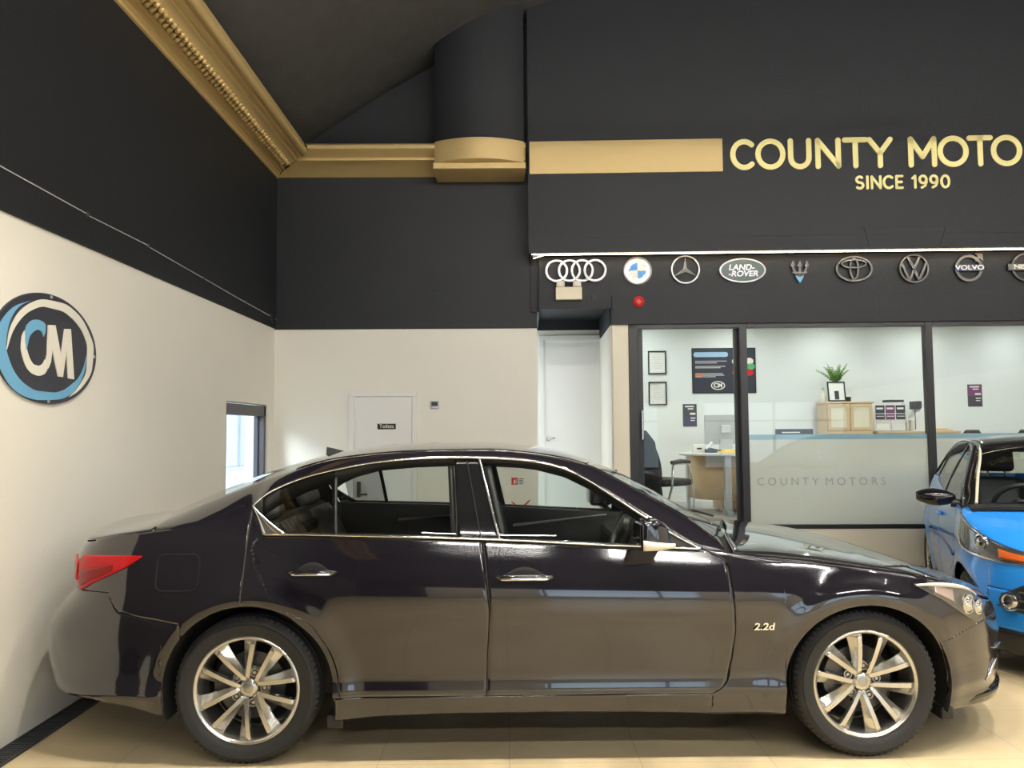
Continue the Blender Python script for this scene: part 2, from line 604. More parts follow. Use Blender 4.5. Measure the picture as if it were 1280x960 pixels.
T = Matrix.Translation((.10, -.008, .925)) @ Matrix.Rotation(PI/2, 4, 'X')
b.lathe([(0, .012), (.024, .012), (.026, 0)], 20, T=T)
b.tube([(.10, -.02, .925), (.10, -.05, .925), (.13, -.055, .932), (.19, -.055, .937)], .009, 8)
b.build('door_handle', M['chrome'], d2, smooth=50)

# toilet door in the left bay
d1 = struct(empty('door_1', (-1.652, YB, 0)))
b = MB()
b.box(0, .05, -.035, 0, 0, 1.8745); b.box(.662, .712, -.035, 0, 0, 1.8745); b.box(0, .712, -.035, 0, 1.875, 1.925)
b.box(.05, .062, -.02, 0, 0, 1.875); b.box(.65, .662, -.02, 0, 0, 1.875)
b.build('door_frame', M['doorwhite'], d1, bevel=.003)
b = MB(); b.box(.062, .65, -.012, 0, .005, 1.875); b.build('door_leaf', M['doorwhite'], d1)
b = MB(); b.box(.295, .487, -.016, -.012, 1.532, 1.59)
sg = b.build('door_sign', M['blackplastic'], d1)
b = MB(); add_text(b, 'Toilets', .055, .391, 1.562, -.016, depth=.001)
b.build('sign_text', M['offwhite'], sg)
b = MB(); b.box(.085, .125, -.03, -.012, .83, .99)
for k in range(8):
    b.box(.090+.018*(k % 2), .102+.018*(k % 2), -.035, -.03, .90+.02*(k//2), .914+.02*(k//2))
b.tube([(.105, -.03, .86), (.105, -.06, .86), (.20, -.062, .862)], .009, 8)
b.build('keypad_lock', M['gunmetal'], d1, smooth=40)

# window in the left wall
w1 = struct(empty('window_1', (XL, 0, 0)))
b = MB()
xa, xb = -.11, -.02
b.box(xa, xb, WY0, WY0+.07, WZ0, WZ1-.012); b.box(xa, xb, WY1-.055, WY1, WZ0, WZ1-.012)
b.box(xa, xb, WY0, WY1, WZ1-.115, WZ1-.012); b.box(xa, xb, WY0, WY1, WZ0, WZ0+.07)
b.box(xa-.01, xa+.035, WY1-.075, WY1-.055, WZ0+.07, WZ1-.115); b.box(xa-.01, xa+.035, WY0+.07, WY0+.09, WZ0+.07, WZ1-.115)
b.build('window_frame', M['winframe'], w1, bevel=.004)
b = MB(); b.box(-.09, -.082, WY0+.07, WY1-.055, WZ0+.07, WZ1-.115); b.build('pane', M['glass'], w1)
b = MB(); b.box(-.03, .012, WY0-.02, WY1+.02, WZ0-.03, WZ0); b.build('window_sill', M['doorwhite'], w1, bevel=.004)

# what stands outside that window
bo = MB(); bo.box(-12.6, -12, 22, 70, 0, 4.2)
bo_o = tag(bo.build('building', M['brick']), 'pale sunlit building outside the small left window', 'building')
b = MB(); b.tube([(-11.9, 34.4, 0), (-11.9, 34.4, 4.1)], .06, 12)
b.build('drainpipe', M['cable'], bo_o, smooth=40)
b = MB(); b.box(-12, -11.8, 35.3, 37.2, 0, 4.1)
b.build('brick_pier', mat('blue_brick', (.42, .55, .72), .8, vary=.4, vscale=5), bo_o)
b = MB(); b.box(-60, XL-.31, -40, 90, -.2, -.02)
struct(b.build('ground', M['greyboard']))

# glazed office front
GD = .22
gz0, gz1 = .50, 2.60
b = MB(); b.box(1.055, 9.0, .2, .32, 0, .495)
struct(b.build('wall_office_base', M['cream'], **Bl))
def gbox(mb, u0, u1, z0, z1, d0=GD-.03, d1=GD+.05):
    mb.box(u0, u1, d0, d1, z0, z1)
def frame_thing(name, u0, u1, parts):
    e = struct(empty(name, BP(u0, 0, 0), -BA))
    return e
d3 = struct(empty('door_3', BP(1.055, 0, 0), -BA))
b = MB(); gbox(b, 0, .095, .495, 2.60); b.box(0, 1.16, GD-.03, GD+.05, 2.555, 2.605)
b.build('door_frame', M['frame'], d3, bevel=.004)
b = MB(); b.box(.105, .155, GD+.055, GD+.09, .5, 2.555); b.box(1.10, 1.15, GD+.055, GD+.09, .5, 2.555)
b.box(.155, 1.10, GD+.055, GD+.09, .5, .54)
b.build('door_stile', M['frame'], d3, bevel=.003)
b = MB(); b.box(.155, 1.10, GD+.068, GD+.076, .54, 2.555); b.build('pane', M['glass'], d3)
b = MB(); b.tube([(.135, GD+.055, 1.41), (.135, GD+.02, 1.41), (.135, GD+.02, 1.71), (.135, GD+.055, 1.71)], .012, 10)
b.build('door_handle', M['chrome'], d3, smooth=50)
def office_window(name, u0, u1):
    e = struct(empty(name, BP(u0, 0, 0), -BA))
    L = u1-u0
    f = MB()
    f.box(0, .075, GD-.03, GD+.05, .495, 2.60); f.box(.075, L, GD-.03, GD+.05, 2.555, 2.605); f.box(.075, L, GD-.03, GD+.05, .495, .537)
    f.build('window_frame', M['frame'], e, bevel=.004)
    p = MB(); p.box(.075, L, GD-.004, GD+.004, .537, 2.555)
    pn = p.build('pane', M['glass'], e)
    q = MB(); q.box(.075, L, GD+.0045, GD+.006, .537, 1.40); q.build('frosted_film', M['frost'], e)
    q = MB(); q.box(.075, L, GD+.0045, GD+.006, 1.40, 1.452); q.build('blue_film_band', M['blueband'], e)
    return e
wA = office_window('window_3', 2.195, 4.085)
q = MB(); add_text(q, 'C O U N T Y  M O T O R S', .112, .80, .968, GD-.0045, depth=.001)
q.build('film_lettering', M['frosttext'], wA)
wB = office_window('window_4', 4.085, 6.0)
wC = office_window('window_5', 6.0, 8.0)

# office interior shell
OD = 3.3
b = MB(); b.box(1.0, 9.0, OD, OD+.1, .3, 3.15)
struct(b.build('wall_office_back', M['office'], **Bl))
b = MB(); b.box(8.9, 9.0, .3, OD, .3, 3.15)
struct(b.build('wall_office_right', M['office'], **Bl))
b = MB(); b.box(1.055, 9.0, .32, OD, .40, .48)
struct(b.build('floor_office', M['carpet'], **Bl))
b = MB(); b.box(1.055, 9.0, .30, OD, 3.06, 3.15)
struct(b.build('ceiling_office', M['office'], **Bl))
b = MB(); b.box(1.06, 9.0, OD-.015, OD, .48, .58)
struct(b.build('baseboard_office', M['doorwhite'], **Bl))

# linear drain along the left wall
b = MB()
b.box(0, .125, 0, 11, .001, .004)
b.box(0, .012, 0, 11, .004, .010); b.box(.113, .125, 0, 11, .004, .010)
for k in range(440):
    y = k*.025
    b.box(.012, .113, y, y+.011, .004, .008)
tag(b.build('drain_grate', M['steel'], loc=(XL+.002, -3.2, 0)), 'long dark metal drain grate in the floor along the left wall', 'drain')

# lamps of the hall: bare tubes hung from the vault, and spotlights between them
lamp = empty('ceiling_light', (0, 0, 0))
b = MB(); b.box(-.8, .8, -.022, .022, .045, .09); b.build('housing', M['doorwhite'], lamp, bevel=.01)
b = MB(); b.tube([(-.78, 0, 0), (.78, 0, 0)], .022, 10); b.build('tube', M['tube'], lamp, smooth=50)
for x in (-.6, .6):
    b = MB(); b.tube([(x, 0, .09), (x, 0, 1.2)], .004, 6); b.build('suspension_wire', M['satin'], lamp)
first = True
for x in (0.0, 2.6, 5.2, 7.8):
    for y in (-4.0, -.6, 3.3):
        l = lamp if first else copy_tree(lamp)
        first = False
        l.location = (x, y, 4.45)
        tag(l, 'white tube lamp hung from the dark vault above the showroom floor', 'lamp', 'tube lamps under the vault')
spot = empty('spotlight', (0, 0, 0))
b = MB(); b.lathe([(0, .16), (.05, .16), (.055, .15), (.06, 0), (.05, 0), (.045, .03)], 24); b.build('lamp_can', M['blackplastic'], spot, smooth=40)
b = MB(); b.lathe([(0, .03), (.045, .03)], 24); b.build('lens', M['tube'], spot)
b = MB(); b.tube([(0, 0, .16), (0, 0, .5)], .012, 8); b.build('stem', M['blackplastic'], spot, smooth=40)
ld = bpy.data.lights.new('spot_beam', 'SPOT')
ld.energy = SPOT_POWER; ld.color = (1, .91, .75); ld.spot_size = math.radians(95); ld.spot_blend = .6; ld.shadow_soft_size = .05
lo = bpy.data.objects.new('spot_beam', ld); COL.objects.link(lo); lo.parent = spot; lo.location = (0, 0, -.01)
first = True
for x in (-.6, 1.0, 2.6, 4.2, 6.0):
    for y in (-1.6, 3.0):
        l = spot if first else copy_tree(spot)
        first = False
        l.location = (x, y, 4.75)
        tag(l, 'black spotlight hung from the dark vault above the showroom floor', 'lamp', 'spotlights under the vault')
dl = empty('downlight', (0, 0, 0))
b = MB(); T = Matrix.Translation((0, 0, -.012)); b.lathe([(.055, .012), (.055, 0), (.045, 0), (.045, .008)], 24, T=T); b.build('trim_ring', M['satin'], dl)
b = MB(); b.lathe([(0, -.004), (.045, -.004)], 24); b.build('diffuser', M['downlight'], dl)
first = True
for u in (1.6, 2.9, 4.2, 5.5, 6.8):
    for d in (.8, 1.8, 2.7):
        l = dl if first else copy_tree(dl)
        first = False
        l.location = BP(u, d, 3.058)
        tag(l, 'small round downlight in the office ceiling', 'lamp', 'office downlights')
# ------------------------------------------------------------------ car body surfaces
def pchip(xs, ys):
    xs = np.array(xs, float); ys = np.array(ys, float)
    h = np.diff(xs); d = np.diff(ys)/h
    m = np.zeros(len(xs)); m[0] = d[0]; m[-1] = d[-1]
    for i in range(1, len(xs)-1):
        if d[i-1]*d[i] > 0:
            w1, w2 = 2*h[i]+h[i-1], h[i]+2*h[i-1]
            m[i] = (w1+w2)/(w1/d[i-1]+w2/d[i])
    def f(x):
        x = min(max(float(x), xs[0]), xs[-1])
        i = min(int(np.searchsorted(xs, x, 'right'))-1, len(h)-1)
        t = (x-xs[i])/h[i]
        return float(ys[i]*(1+2*t)*(1-t)**2+m[i]*h[i]*t*(1-t)**2+ys[i+1]*t*t*(3-2*t)-m[i+1]*h[i]*t*t*(1-t))
    return f

def lin(xs, ys):
    return lambda x: float(np.interp(x, xs, ys))

class Body:
    """near side is y < 0; w(x, z) is the half width of the side surface"""
    def __init__(s, prof, slope, xref, xcf, xef, nf, xcr, xer, nr, arches):
        s.prof, s.slope, s.xref = prof, slope, xref
        s.xcf, s.xef, s.nf, s.xcr, s.xer, s.nr = xcf, xef, nf, xcr, xer, nr
        s.arches = arches

    def W(s, x, z):
        zz = z+s.slope*(x-s.xref)*min(1, max(0, (z-.5)/.5))
        w = s.prof(zz)
        w *= 1-.010*(max(0, abs(x)-.6)/1.2)**2
        for ax, az, R in s.arches:
            r = math.hypot(x-ax, z-az)
            w += .016*math.exp(-((r-R)/.07)**2)*(1 if z < az+R+.3 else 0)
        return w

    def w(s, x, z):
        W = s.W(x, z)
        if x > s.xcf:
            t = (x-s.xcf)/(s.xef(z)-s.xcf)
            return W*(1-t**s.nf)**(1/s.nf) if t < 1 else 0.
        if x < s.xcr:
            t = (s.xcr-x)/(s.xcr-s.xer(z))
            return W*(1-t**s.nr)**(1/s.nr) if t < 1 else 0.
        return W

    def pt(s, x, z, off=0.):
        return (x, -(s.w(x, z)+off), z)

    def corner(s, th, z, front=True, off=0.):
        xc, xe, n = (s.xcf, s.xef(z), s.nf) if front else (s.xcr, s.xer(z), s.nr)
        c, si = max(0., math.cos(th)), math.sin(th)
        L = abs(xe-xc)
        t = si**(2/n)
        x = xc+(xe-xc)*t
        W = s.W(xc+(xe-xc)*t, z)
        y = W*c**(2/n)
        if off:
            nx, ny = (t**(n-1))/L, (max(1e-6, y/W)**(n-1))/W
            q = math.hypot(nx, ny)
            x += off*nx/q*(1 if front else -1)
            y += off*ny/q
        return (x, -y, z)

    def xs(s, th, front=True, z=.5):
        return s.corner(th, z, front)[0]

    def end(s, y, z, front=True, off=0.):
        """point of the nose (or tail) at lateral y"""
        xc, xe, n = (s.xcf, s.xef(z), s.nf) if front else (s.xcr, s.xer(z), s.nr)
        W = s.W(xe, z)
        t = (1-min(1, abs(y)/W)**n)**(1/n)
        return (xc+(xe-xc)*t+(off if front else -off), y, z)

def side_patch(B, xl, xr, zb, zt, nu, nv, off=0., xcols=None):
    """panel on the side between the curves x = xl(z), xr(z) and z = zb(x), zt(x)"""
    P = []
    us = np.linspace(0, 1, nu) if xcols is None else xcols
    for u in us:
        row = []
        x = None
        zm = .6
        for v in np.linspace(0, 1, nv):
            if x is None:
                x = xl(zm)*(1-u)+xr(zm)*u
            z = zm
            for _ in range(6):
                z = zb(x)*(1-v)+zt(x)*v
                x = xl(z)*(1-u)+xr(z)*u
            row.append(B.pt(x, z, off))
        P.append(row)
    return P

def col_patch(B, xs, zlo, zhi, nv, off=0., shift=None):
    """panel on the side with columns at xs; shift(x, z) moves points along x (seams)"""
    P = []
    for x in xs:
        a, c = zlo(x), zhi(x)
        row = []
        for v in np.linspace(0, 1, nv):
            z = a*(1-v)+c*v
            xx = x+(shift(x, z) if shift else 0)
            row.append(B.pt(xx, z, off))
        P.append(row)
    return P

def corner_patch(B, th0, th1, n, zlo, zhi, nv, front=True, off=0., zn=.5):
    P = []
    for th in np.linspace(th0, th1, n):
        x = B.xs(th, front, zn)
        a, c = zlo(x), zhi(x)
        P.append([B.corner(th, a*(1-v)+c*v, front, off) for v in np.linspace(0, 1, nv)])
    return P

def mirror(P):
    return [[(x, -y, z) for x, y, z in row] for row in P]

def fixn(mb, outward):
    """turn every face so that it looks along outward(centre)"""
    for i, f in enumerate(mb.f):
        c = sum((mb.v[k] for k in f), Vector())/len(f)
        n = Vector()
        for k in range(len(f)):
            a, b2 = mb.v[f[k]], mb.v[f[(k+1) % len(f)]]
            n += a.cross(b2)
        if n.dot(outward(c)) < 0:
            mb.f[i] = f[::-1]
    return mb

def panel(name, mats, parent, Ps, out, solid=.006, label=None, smooth=50, mi=None):
    b = MB()
    for P in Ps:
        b.grid(P)
    fixn(b, out)
    o = b.build(name, mats, parent, smooth=smooth, recalc=False, solid=solid, weld=True)
    if label:
        o['label'] = label
    return o

side_out = lambda c: Vector((c.x*.15, math.copysign(1, c.y), .1))
round_out = lambda c: Vector((c.x*.6, c.y*1.5, (c.z-.4)*.6))
up_out = lambda c: Vector((0, 0, 1))

def both(name, mats, parent, P, out=side_out, **k):
    a = panel(name, mats, parent, [P], out, **k)
    c = panel(name, mats, parent, [mirror(P)], out, **k)
    return a, c

def crown(edge, mid, n=14, p=1.9):
    """surface from an edge curve to the centre line, both lists of points, rising like a quarter superellipse"""
    P = []
    for e, c in zip(edge, mid):
        row = []
        for k in range(n+1):
            t = 1-math.cos(PI/2*k/n)
            f = (1-(1-t)**p)**(1/p)
            row.append((e[0]+(c[0]-e[0])*t, e[1]+(c[1]-e[1])*t, e[2]+(c[2]-e[2])*f))
        P.append(row)
    return P

def full_crown(edge, mid, n=14, p=1.9):
    P = crown(edge, mid, n, p)
    return [row+[(x, -y, z) for x, y, z in reversed(row[:-1])] for row in P]

def dense(pts, n):
    """smooth resampling of a 3-D polyline"""
    pts = np.array(pts, float)
    d = np.r_[0, np.cumsum(np.linalg.norm(np.diff(pts, axis=0), axis=1))]
    f = [pchip(d, pts[:, k]) for k in range(3)]
    return [tuple(g(t) for g in f) for t in np.linspace(0, d[-1], n)]

def dense_par(pts, n):
    """the same, at an even parameter so that several curves stay in step"""
    pts = np.array(pts, float)
    d = np.arange(len(pts))
    f = [pchip(d, pts[:, k]) for k in range(3)]
    return [tuple(g(t) for g in f) for t in np.linspace(0, len(pts)-1, n)]

def strip_between(A, R, n=8, bulge=.012):
    P = []
    for a, r in zip(A, R):
        a, r = Vector(a), Vector(r)
        nn = Vector((0, -1, .8)).normalized()
        P.append([tuple(a*(1-t)+r*t+nn*bulge*4*t*(1-t)) for t in np.linspace(0, 1, n+1)])
    return P

def rail(mb, pts, r, n=8, mi=0):
    mb.tube(pts, r, n, mi)

# wheels ---------------------------------------------------------------
def wheel(parent, loc, side, R, rim, width, ang, spokes='twin', hubname='wheel'):
    """axis along y; the outer face looks towards side (-1 near, +1 far)"""
    wobj = empty('wheel', loc, parent=parent)
    T = Matrix.Rotation(PI/2 if side < 0 else -PI/2, 4, 'X')      # local +z -> outward
    w = width
    b = MB()
    prof = [(rim-.012, -w/2+.03), (rim+.004, -w/2+.008), (rim+.035, -w/2-.004), (R-.045, -w/2-.002), (R-.016, -w/2+.014), (R-.003, -w/2+.035),
            (R, -w/2+.06), (R, -.012), (R-.008, -.010), (R-.008, -.002), (R, 0), (R, .030), (R-.008, .032), (R-.008, .040), (R, .042), (R, w/2-.055), (R-.004, w/2-.035),
            (R-.016, w/2-.014), (R-.030, w/2-.005), (R-.034, w/2-.0055), (R-.05, w/2-.001), (rim+.055, w/2+.002), (rim+.05, w/2), (rim+.03, w/2), (rim+.010, w/2-.010), (rim-.004, w/2-.022), (rim-.012, w/2-.03)]
    b.lathe(prof, 96, T=T)
    for k in range(72):
        a = 2*PI*k/72
        T2 = T @ Matrix.Rotation(a, 4, 'Z') @ Matrix.Translation((R-.0135, 0, w/2-.024)) @ Matrix.Rotation(-.75, 4, 'Y')
        b.box(-.003, .005, -.007, .007, -.013, .016, 0, T2)
    b.build('tyre', M['rubber'], wobj, smooth=35)
    b = MB()
    f = w/2-.018
    b.lathe([(rim-.022, -w/2+.03), (rim-.026, -.02), (rim-.022, f-.05), (rim-.018, f-.016), (rim-.0155, f-.004), (rim-.014, f), (rim-.004, f+.006), (rim+.002, f+.003), (rim+.003, f-.012), (rim-.010, f-.02)], 96, T=T)
    rm = b.build('rim', M['alloy'], wobj, smooth=40)
    zc = f-.036                                                 # the face is dished towards the hub
    n_pair = 5
    s1 = rim-.013
    for k in range(n_pair):
        for q in (-1, 1):
            m = MB()
            mid = ang+2*PI*k/n_pair
            aR, aH = mid+q*math.radians(13.0), mid+q*math.radians(34)
            p0 = Vector((.033*math.cos(aH), .033*math.sin(aH), zc+.002))
            p1 = Vector((s1*math.cos(aR), s1*math.sin(aR), f-.006))
            d = (p1-p0); d.z = 0; L = d.length; d.normalize()
            side_v = Vector((-d.y, d.x, 0))*q                    # q side = outside of the pair
            rows = []
            for t in np.linspace(0, 1, 9):
                c = p0+(p1-p0)*t+Vector((0, 0, .010*math.sin(PI*t)))
                wi = .0085+.0015*t                               # bright narrow face
                wo = .010+.032*t**1.4                            # flank that widens to the rim
                rows.append([tuple(c+side_v*(-wi)+Vector((0, 0, -.030))), tuple(c+side_v*(-wi)), tuple(c+side_v*wi),
                             tuple(c+side_v*(wi+.001)+Vector((0, 0, -.003))), tuple(c+side_v*(wi+wo)+Vector((0, 0, -.020-.010*t))), tuple(c+side_v*(wi+wo)+Vector((0, 0, -.034)))])
            m.grid(rows, T=T)
            fixn(m, lambda c: T.to_3x3() @ Vector((0, 0, 1)))
            m.build('spoke', M['alloy'], rm, smooth=30, recalc=False, solid=.003)
    b = MB()
    b.lathe([(0, zc+.007), (.028, zc+.007), (.033, zc+.004), (.040, zc+.001), (.044, zc-.006), (.047, zc-.022), (.092, zc-.026), (.095, zc-.036)], 40, T=T)
    b.build('hub', M['alloy'], rm, smooth=35)
    b = MB(); b.lathe([(0, zc+.0105), (.018, zc+.0100), (.025, zc+.0075)], 32, T=T); b.build('centre_cap', M['alloydark'], rm, smooth=50)
    for k in range(5):
        a = ang+2*PI*k/5
        m = MB()
        Tn = T @ Matrix.Translation((.071*math.cos(a), .071*math.sin(a), zc-.012))
        m.lathe([(.020, -.012), (.020, .006), (.015, .006), (.014, -.010)], 18, T=Tn)
        m.lathe([(0, .006), (.0085, .006), (.0105, .002), (.0105, -.010)], 6, T=Tn)
        m.build('lug_nut', M['alloydark'], rm, smooth=30)
    b = MB(); b.lathe([(.05, f-.085), (.155, f-.085), (.155, f-.107), (.05, f-.107)], 48, T=T)
    b.lathe([(.0, f-.06), (.08, f-.065), (.085, f-.085)], 32, T=T)
    b.build('brake_disc', M['disc'], wobj, smooth=40)
    b = MB(); Tb = T
    for k in range(9):
        a0, a1 = 2.3+.13*k, 2.3+.13*(k+1)
        vs = []
        for a in (a0, a1):
            for r in (.085, .170):
                for z in (f-.125, f-.068):
                    vs.append((r*math.cos(a), r*math.sin(a), z))
        b.add(vs, [(0, 1, 3, 2), (4, 6, 7, 5), (0, 4, 5, 1), (2, 3, 7, 6), (0, 2, 6, 4), (1, 5, 7, 3)], 0, Tb)
    b.build('brake_caliper', M['gunmetal'], wobj, smooth=30, weld=True)
    b = MB(); b.lathe([(0, -w/2+.035), (rim-.035, -w/2+.035), (rim-.036, -w/2+.045), (0, -w/2+.045)], 40, T=T)
    b.build('dust_shield', M['darkliner'], wobj, smooth=40)
    return wobj

def seat(parent, x, y, zc, w=.52, back_tilt=.28, mat_=None, head=True):
    mat_ = mat_ or M['leather']
    s = empty('seat', (x, y, 0), parent=parent)
    b = MB(); b.box(-.24, .28, -w/2, w/2, zc-.14, zc); b.build('cushion', mat_, s, bevel=.06, seg=4, smooth=60)
    T = Matrix.Translation((-.22, 0, zc-.03)) @ Matrix.Rotation(-back_tilt, 4, 'Y')
    b = MB()
    for sy in (-1, 1):
        b.box(-.05, .07, sy*w/2-.07*(1+sy)/2*1, sy*w/2+.07*(1-sy)/2, .02, .56, 0, T)
    b.box(-.06, .04, -w/2+.07, w/2-.07, 0, .62, 0, T)
    b.build('backrest', mat_, s, bevel=.035, seg=4, smooth=60)
    if head:
        b = MB(); b.box(-.03, .06, -.13, .13, .665, .845, 0, T); b.build('headrest', mat_, s, bevel=.04, seg=4, smooth=60)
        b = MB()
        for sy in (-.06, .06):
            b.tube([tuple(T @ Vector((.01, sy, .6))), tuple(T @ Vector((.015, sy, .70)))], .007, 8)
        b.build('headrest_post', M['chrome'], s, smooth=50)
    return s

def steering_wheel(parent, loc, tilt, r=.185):
    s = empty('steering_wheel', loc, parent=parent)
    T = Matrix.Rotation(-PI/2+tilt, 4, 'Y')
    b = MB()
    b.tube([tuple(T @ Vector((r*math.cos(2*PI*k/40), r*math.sin(2*PI*k/40), 0))) for k in range(40)], .017, 10, closed=True)
    b.build('wheel_ring', M['leather'], s, smooth=60)
    b = MB()
    b.lathe([(0, .03), (.06, .025), (.075, 0), (.06, -.03)], 24, T=T)
    for a in (0, PI, PI/2*3):
        b.tube([tuple(T @ Vector((.06*math.cos(a), .06*math.sin(a), 0))), tuple(T @ Vector((r*math.cos(a), r*math.sin(a), 0)))], .016, 8)
    b.tube([tuple(T @ Vector((0, 0, -.02))), tuple(T @ Vector((0, 0, -.3)))], .03, 10)
    b.build('wheel_hub', M['blackplastic'], s, smooth=50)
    return s
# ------------------------------------------------------------------ the black saloon
SX, SY = .2169, 4.492
car = tag(empty('sedan_car', (SX, SY, 0), .006), 'large glossy black four-door saloon with silver alloy wheels, side-on across the showroom', 'car')
RX, FX, WZ = -1.42, 1.432, .333
AR, AF = .392, .387
prof = pchip([.12, .15, .20, .27, .31, .345, .39, .45, .55, .65, .70, .76, .82, .90, .96, 1.01, 1.1, 1.2, 1.3, 1.4, 1.5],
             [.84, .845, .855, .876, .887, .8815, .876, .880, .892, .903, .9055, .903, .893, .874, .857, .842, .80, .745, .685, .62, .55])
xef = pchip([.12, .17, .205, .235, .255, .285, .33, .42, .5, .6, .65, .70, .78, .9],
            [2.35, 2.385, 2.40, 2.40, 2.375, 2.372, 2.388, 2.402, 2.397, 2.37, 2.335, 2.28, 2.22, 2.2])
xer = pchip([.2, .28, .35, .42, .5, .55, .6, .65, .7, .75, .8, .9, .95, 1.0, 1.1],
            [-2.53, -2.548, -2.58, -2.60, -2.606, -2.603, -2.582, -2.545, -2.495, -2.458, -2.445, -2.448, -2.428, -2.398, -2.36])
B1 = Body(prof, .04, -.35, 1.5, xef, 2.5, -1.75, xer, 3.0, [(RX, WZ, AR+.03), (FX+.01, WZ, AF+.03)])

A_DLO = [(.68, .955), (.537, 1.033), (.41, 1.114), (.298, 1.187), (.183, 1.263), (.062, 1.322), (-.078, 1.358), (-.154, 1.368), (-.333, 1.379), (-.51, 1.383), (-.684, 1.378), (-.859, 1.364), (-1.063, 1.330), (-1.197, 1.298), (-1.325, 1.249), (-1.405, 1.200), (-1.437, 1.163)]
A_REAR = [(-1.437, 1.163), (-1.577, 1.108), (-1.723, 1.079), (-1.818, 1.066), (-1.90, 1.056)]
R_RAIL = [(.80, -.735, .985), (.702, -.69, 1.062), (.568, -.65, 1.143), (.438, -.62, 1.214), (.317, -.59, 1.279), (.197, -.57, 1.338), (.029, -.56, 1.380), (-.16, -.56, 1.406), (-.334, -.56, 1.416), (-.693, -.56, 1.411), (-1.06, -.56, 1.382), (-1.384, -.575, 1.297), (-1.659, -.60, 1.195), (-1.896, -.63, 1.098)]
C_MID = [(.985, 0, .975), (.845, 0, 1.043), (.69, 0, 1.124), (.545, 0, 1.207), (.405, 0, 1.279), (.265, 0, 1.338), (.045, 0, 1.408), (-.155, 0, 1.437), (-.334, 0, 1.452), (-.693, 0, 1.450), (-1.08, 0, 1.416), (-1.45, 0, 1.328), (-1.77, 0, 1.213), (-2.03, 0, 1.098)]
belt = pchip([-1.437, -1.365, -1.244, -1.028, -.343, .23, .677, .72], [1.04, 1.038, 1.037, 1.031, 1.008, .977, .955, .952])
E_z = pchip([.66, .72, .85, 1.0, 1.2, 1.44, 1.65, 1.85, 2.0, 2.1, 2.2, 2.3, 2.45], [.955, .947, .925, .905, .885, .853, .823, .787, .745, .70, .655, .63, .615])
ER_z = pchip([-2.5, -2.44, -2.3, -2.19, -2.09, -1.96, -1.818, -1.723, -1.577, -1.437], [.975, .98, .99, 1.01, 1.033, 1.049, 1.066, 1.079, 1.108, 1.163])

def arch(xc, R, x, base):
    d = abs(x-xc)
    k = .945 if xc > 0 else .985                    # arches a little flatter than round
    return WZ+k*math.sqrt(max(0, R*R-d*d)) if d < R else base
def arch_cols(xc, R, n=34):
    e = 4e-4
    return [xc-R-e]+[xc-R*math.cos(PI*k/n) for k in range(n+1)]+[xc+R+e]

P_ = M['paint']
# doors
fseam = lin([.295, .32, .345, .38, .47, .589, .70, .766, .86, .90, .955], [.70, .752, .778, .793, .812, .825, .822, .815, .806, .80, .69])
mseam = lin([.30, .465, .60, .695, .853, 1.008, 1.02], [-.326, -.322, -.314, -.311, -.327, -.343, -.345])
rseam = pchip([.30, .33, .42, .509, .575, .638, .721, .816, .909, .975, 1.005, 1.04], [-.992, -1.0, -1.012, -1.043, -1.082, -1.132, -1.285, -1.352, -1.400, -1.422, -1.415, -1.372])
dz = lambda x: .303
g = .0022
Pfd = side_patch(B1, lambda z: mseam(z)+g, lambda z: fseam(z)-g, dz, lambda x: belt(min(x, .70))-.004, 70, 44)
fd = both('front_door', P_, car, Pfd)
Prd = side_patch(B1, lambda z: rseam(z)+g, lambda z: mseam(z)-g, dz, lambda x: belt(x)-.004, 60, 44)
rd = both('rear_door', P_, car, Prd)
# front wing
xs = list(np.linspace(.70, FX+.01-AF-.01, 26))+arch_cols(FX+.01, AF)
ths = np.linspace(0, PI/2, 60)
bsx = lin([1.75, 1.80, 1.9, 2.0, 2.1, 2.25, 2.45], [.50, .515, .545, .575, .588, .592, .585])
def wing_lo(x):
    if x > 1.805:
        return bsx(x)
    return arch(FX+.01, AF, x, .197)
def wing_shift(x, z):
    k = max(0, 1-(x-.70)/.30)
    return k*(fseam(z)+g-.70) if z > .295 else k*(fseam(.295)+g-.70)
xw = sorted(x for x in xs if x < 1.80)+list(np.linspace(1.80, 2.06, 14))
Pw = col_patch(B1, xw, wing_lo, lambda x: E_z(max(x, .70)), 40, shift=wing_shift)
th_s = math.asin(((2.06-1.5)/(B1.xef(.62)-1.5))**(B1.nf/2))
Pn = []
for th in np.linspace(th_s, PI/2, 34):
    x = B1.xs(th, True, .62)
    Pn.append([B1.corner(th, bsx(x)*(1-v)+E_z(x)*v) for v in np.linspace(0, 1, 12)])
wing = MB()
for P in (Pw, Pn):
    wing.grid(P)
wg = []
for s in (1, -1):
    m = MB()
    for P in (Pw, Pn):
        m.grid(P if s > 0 else mirror(P))
    fixn(m, lambda c: Vector((max(0, c.x-1.6)*1.2, math.copysign(.6, c.y), .1)))
    wg.append(m.build('front_wing', P_, car, smooth=50, recalc=False, solid=.006, weld=True))
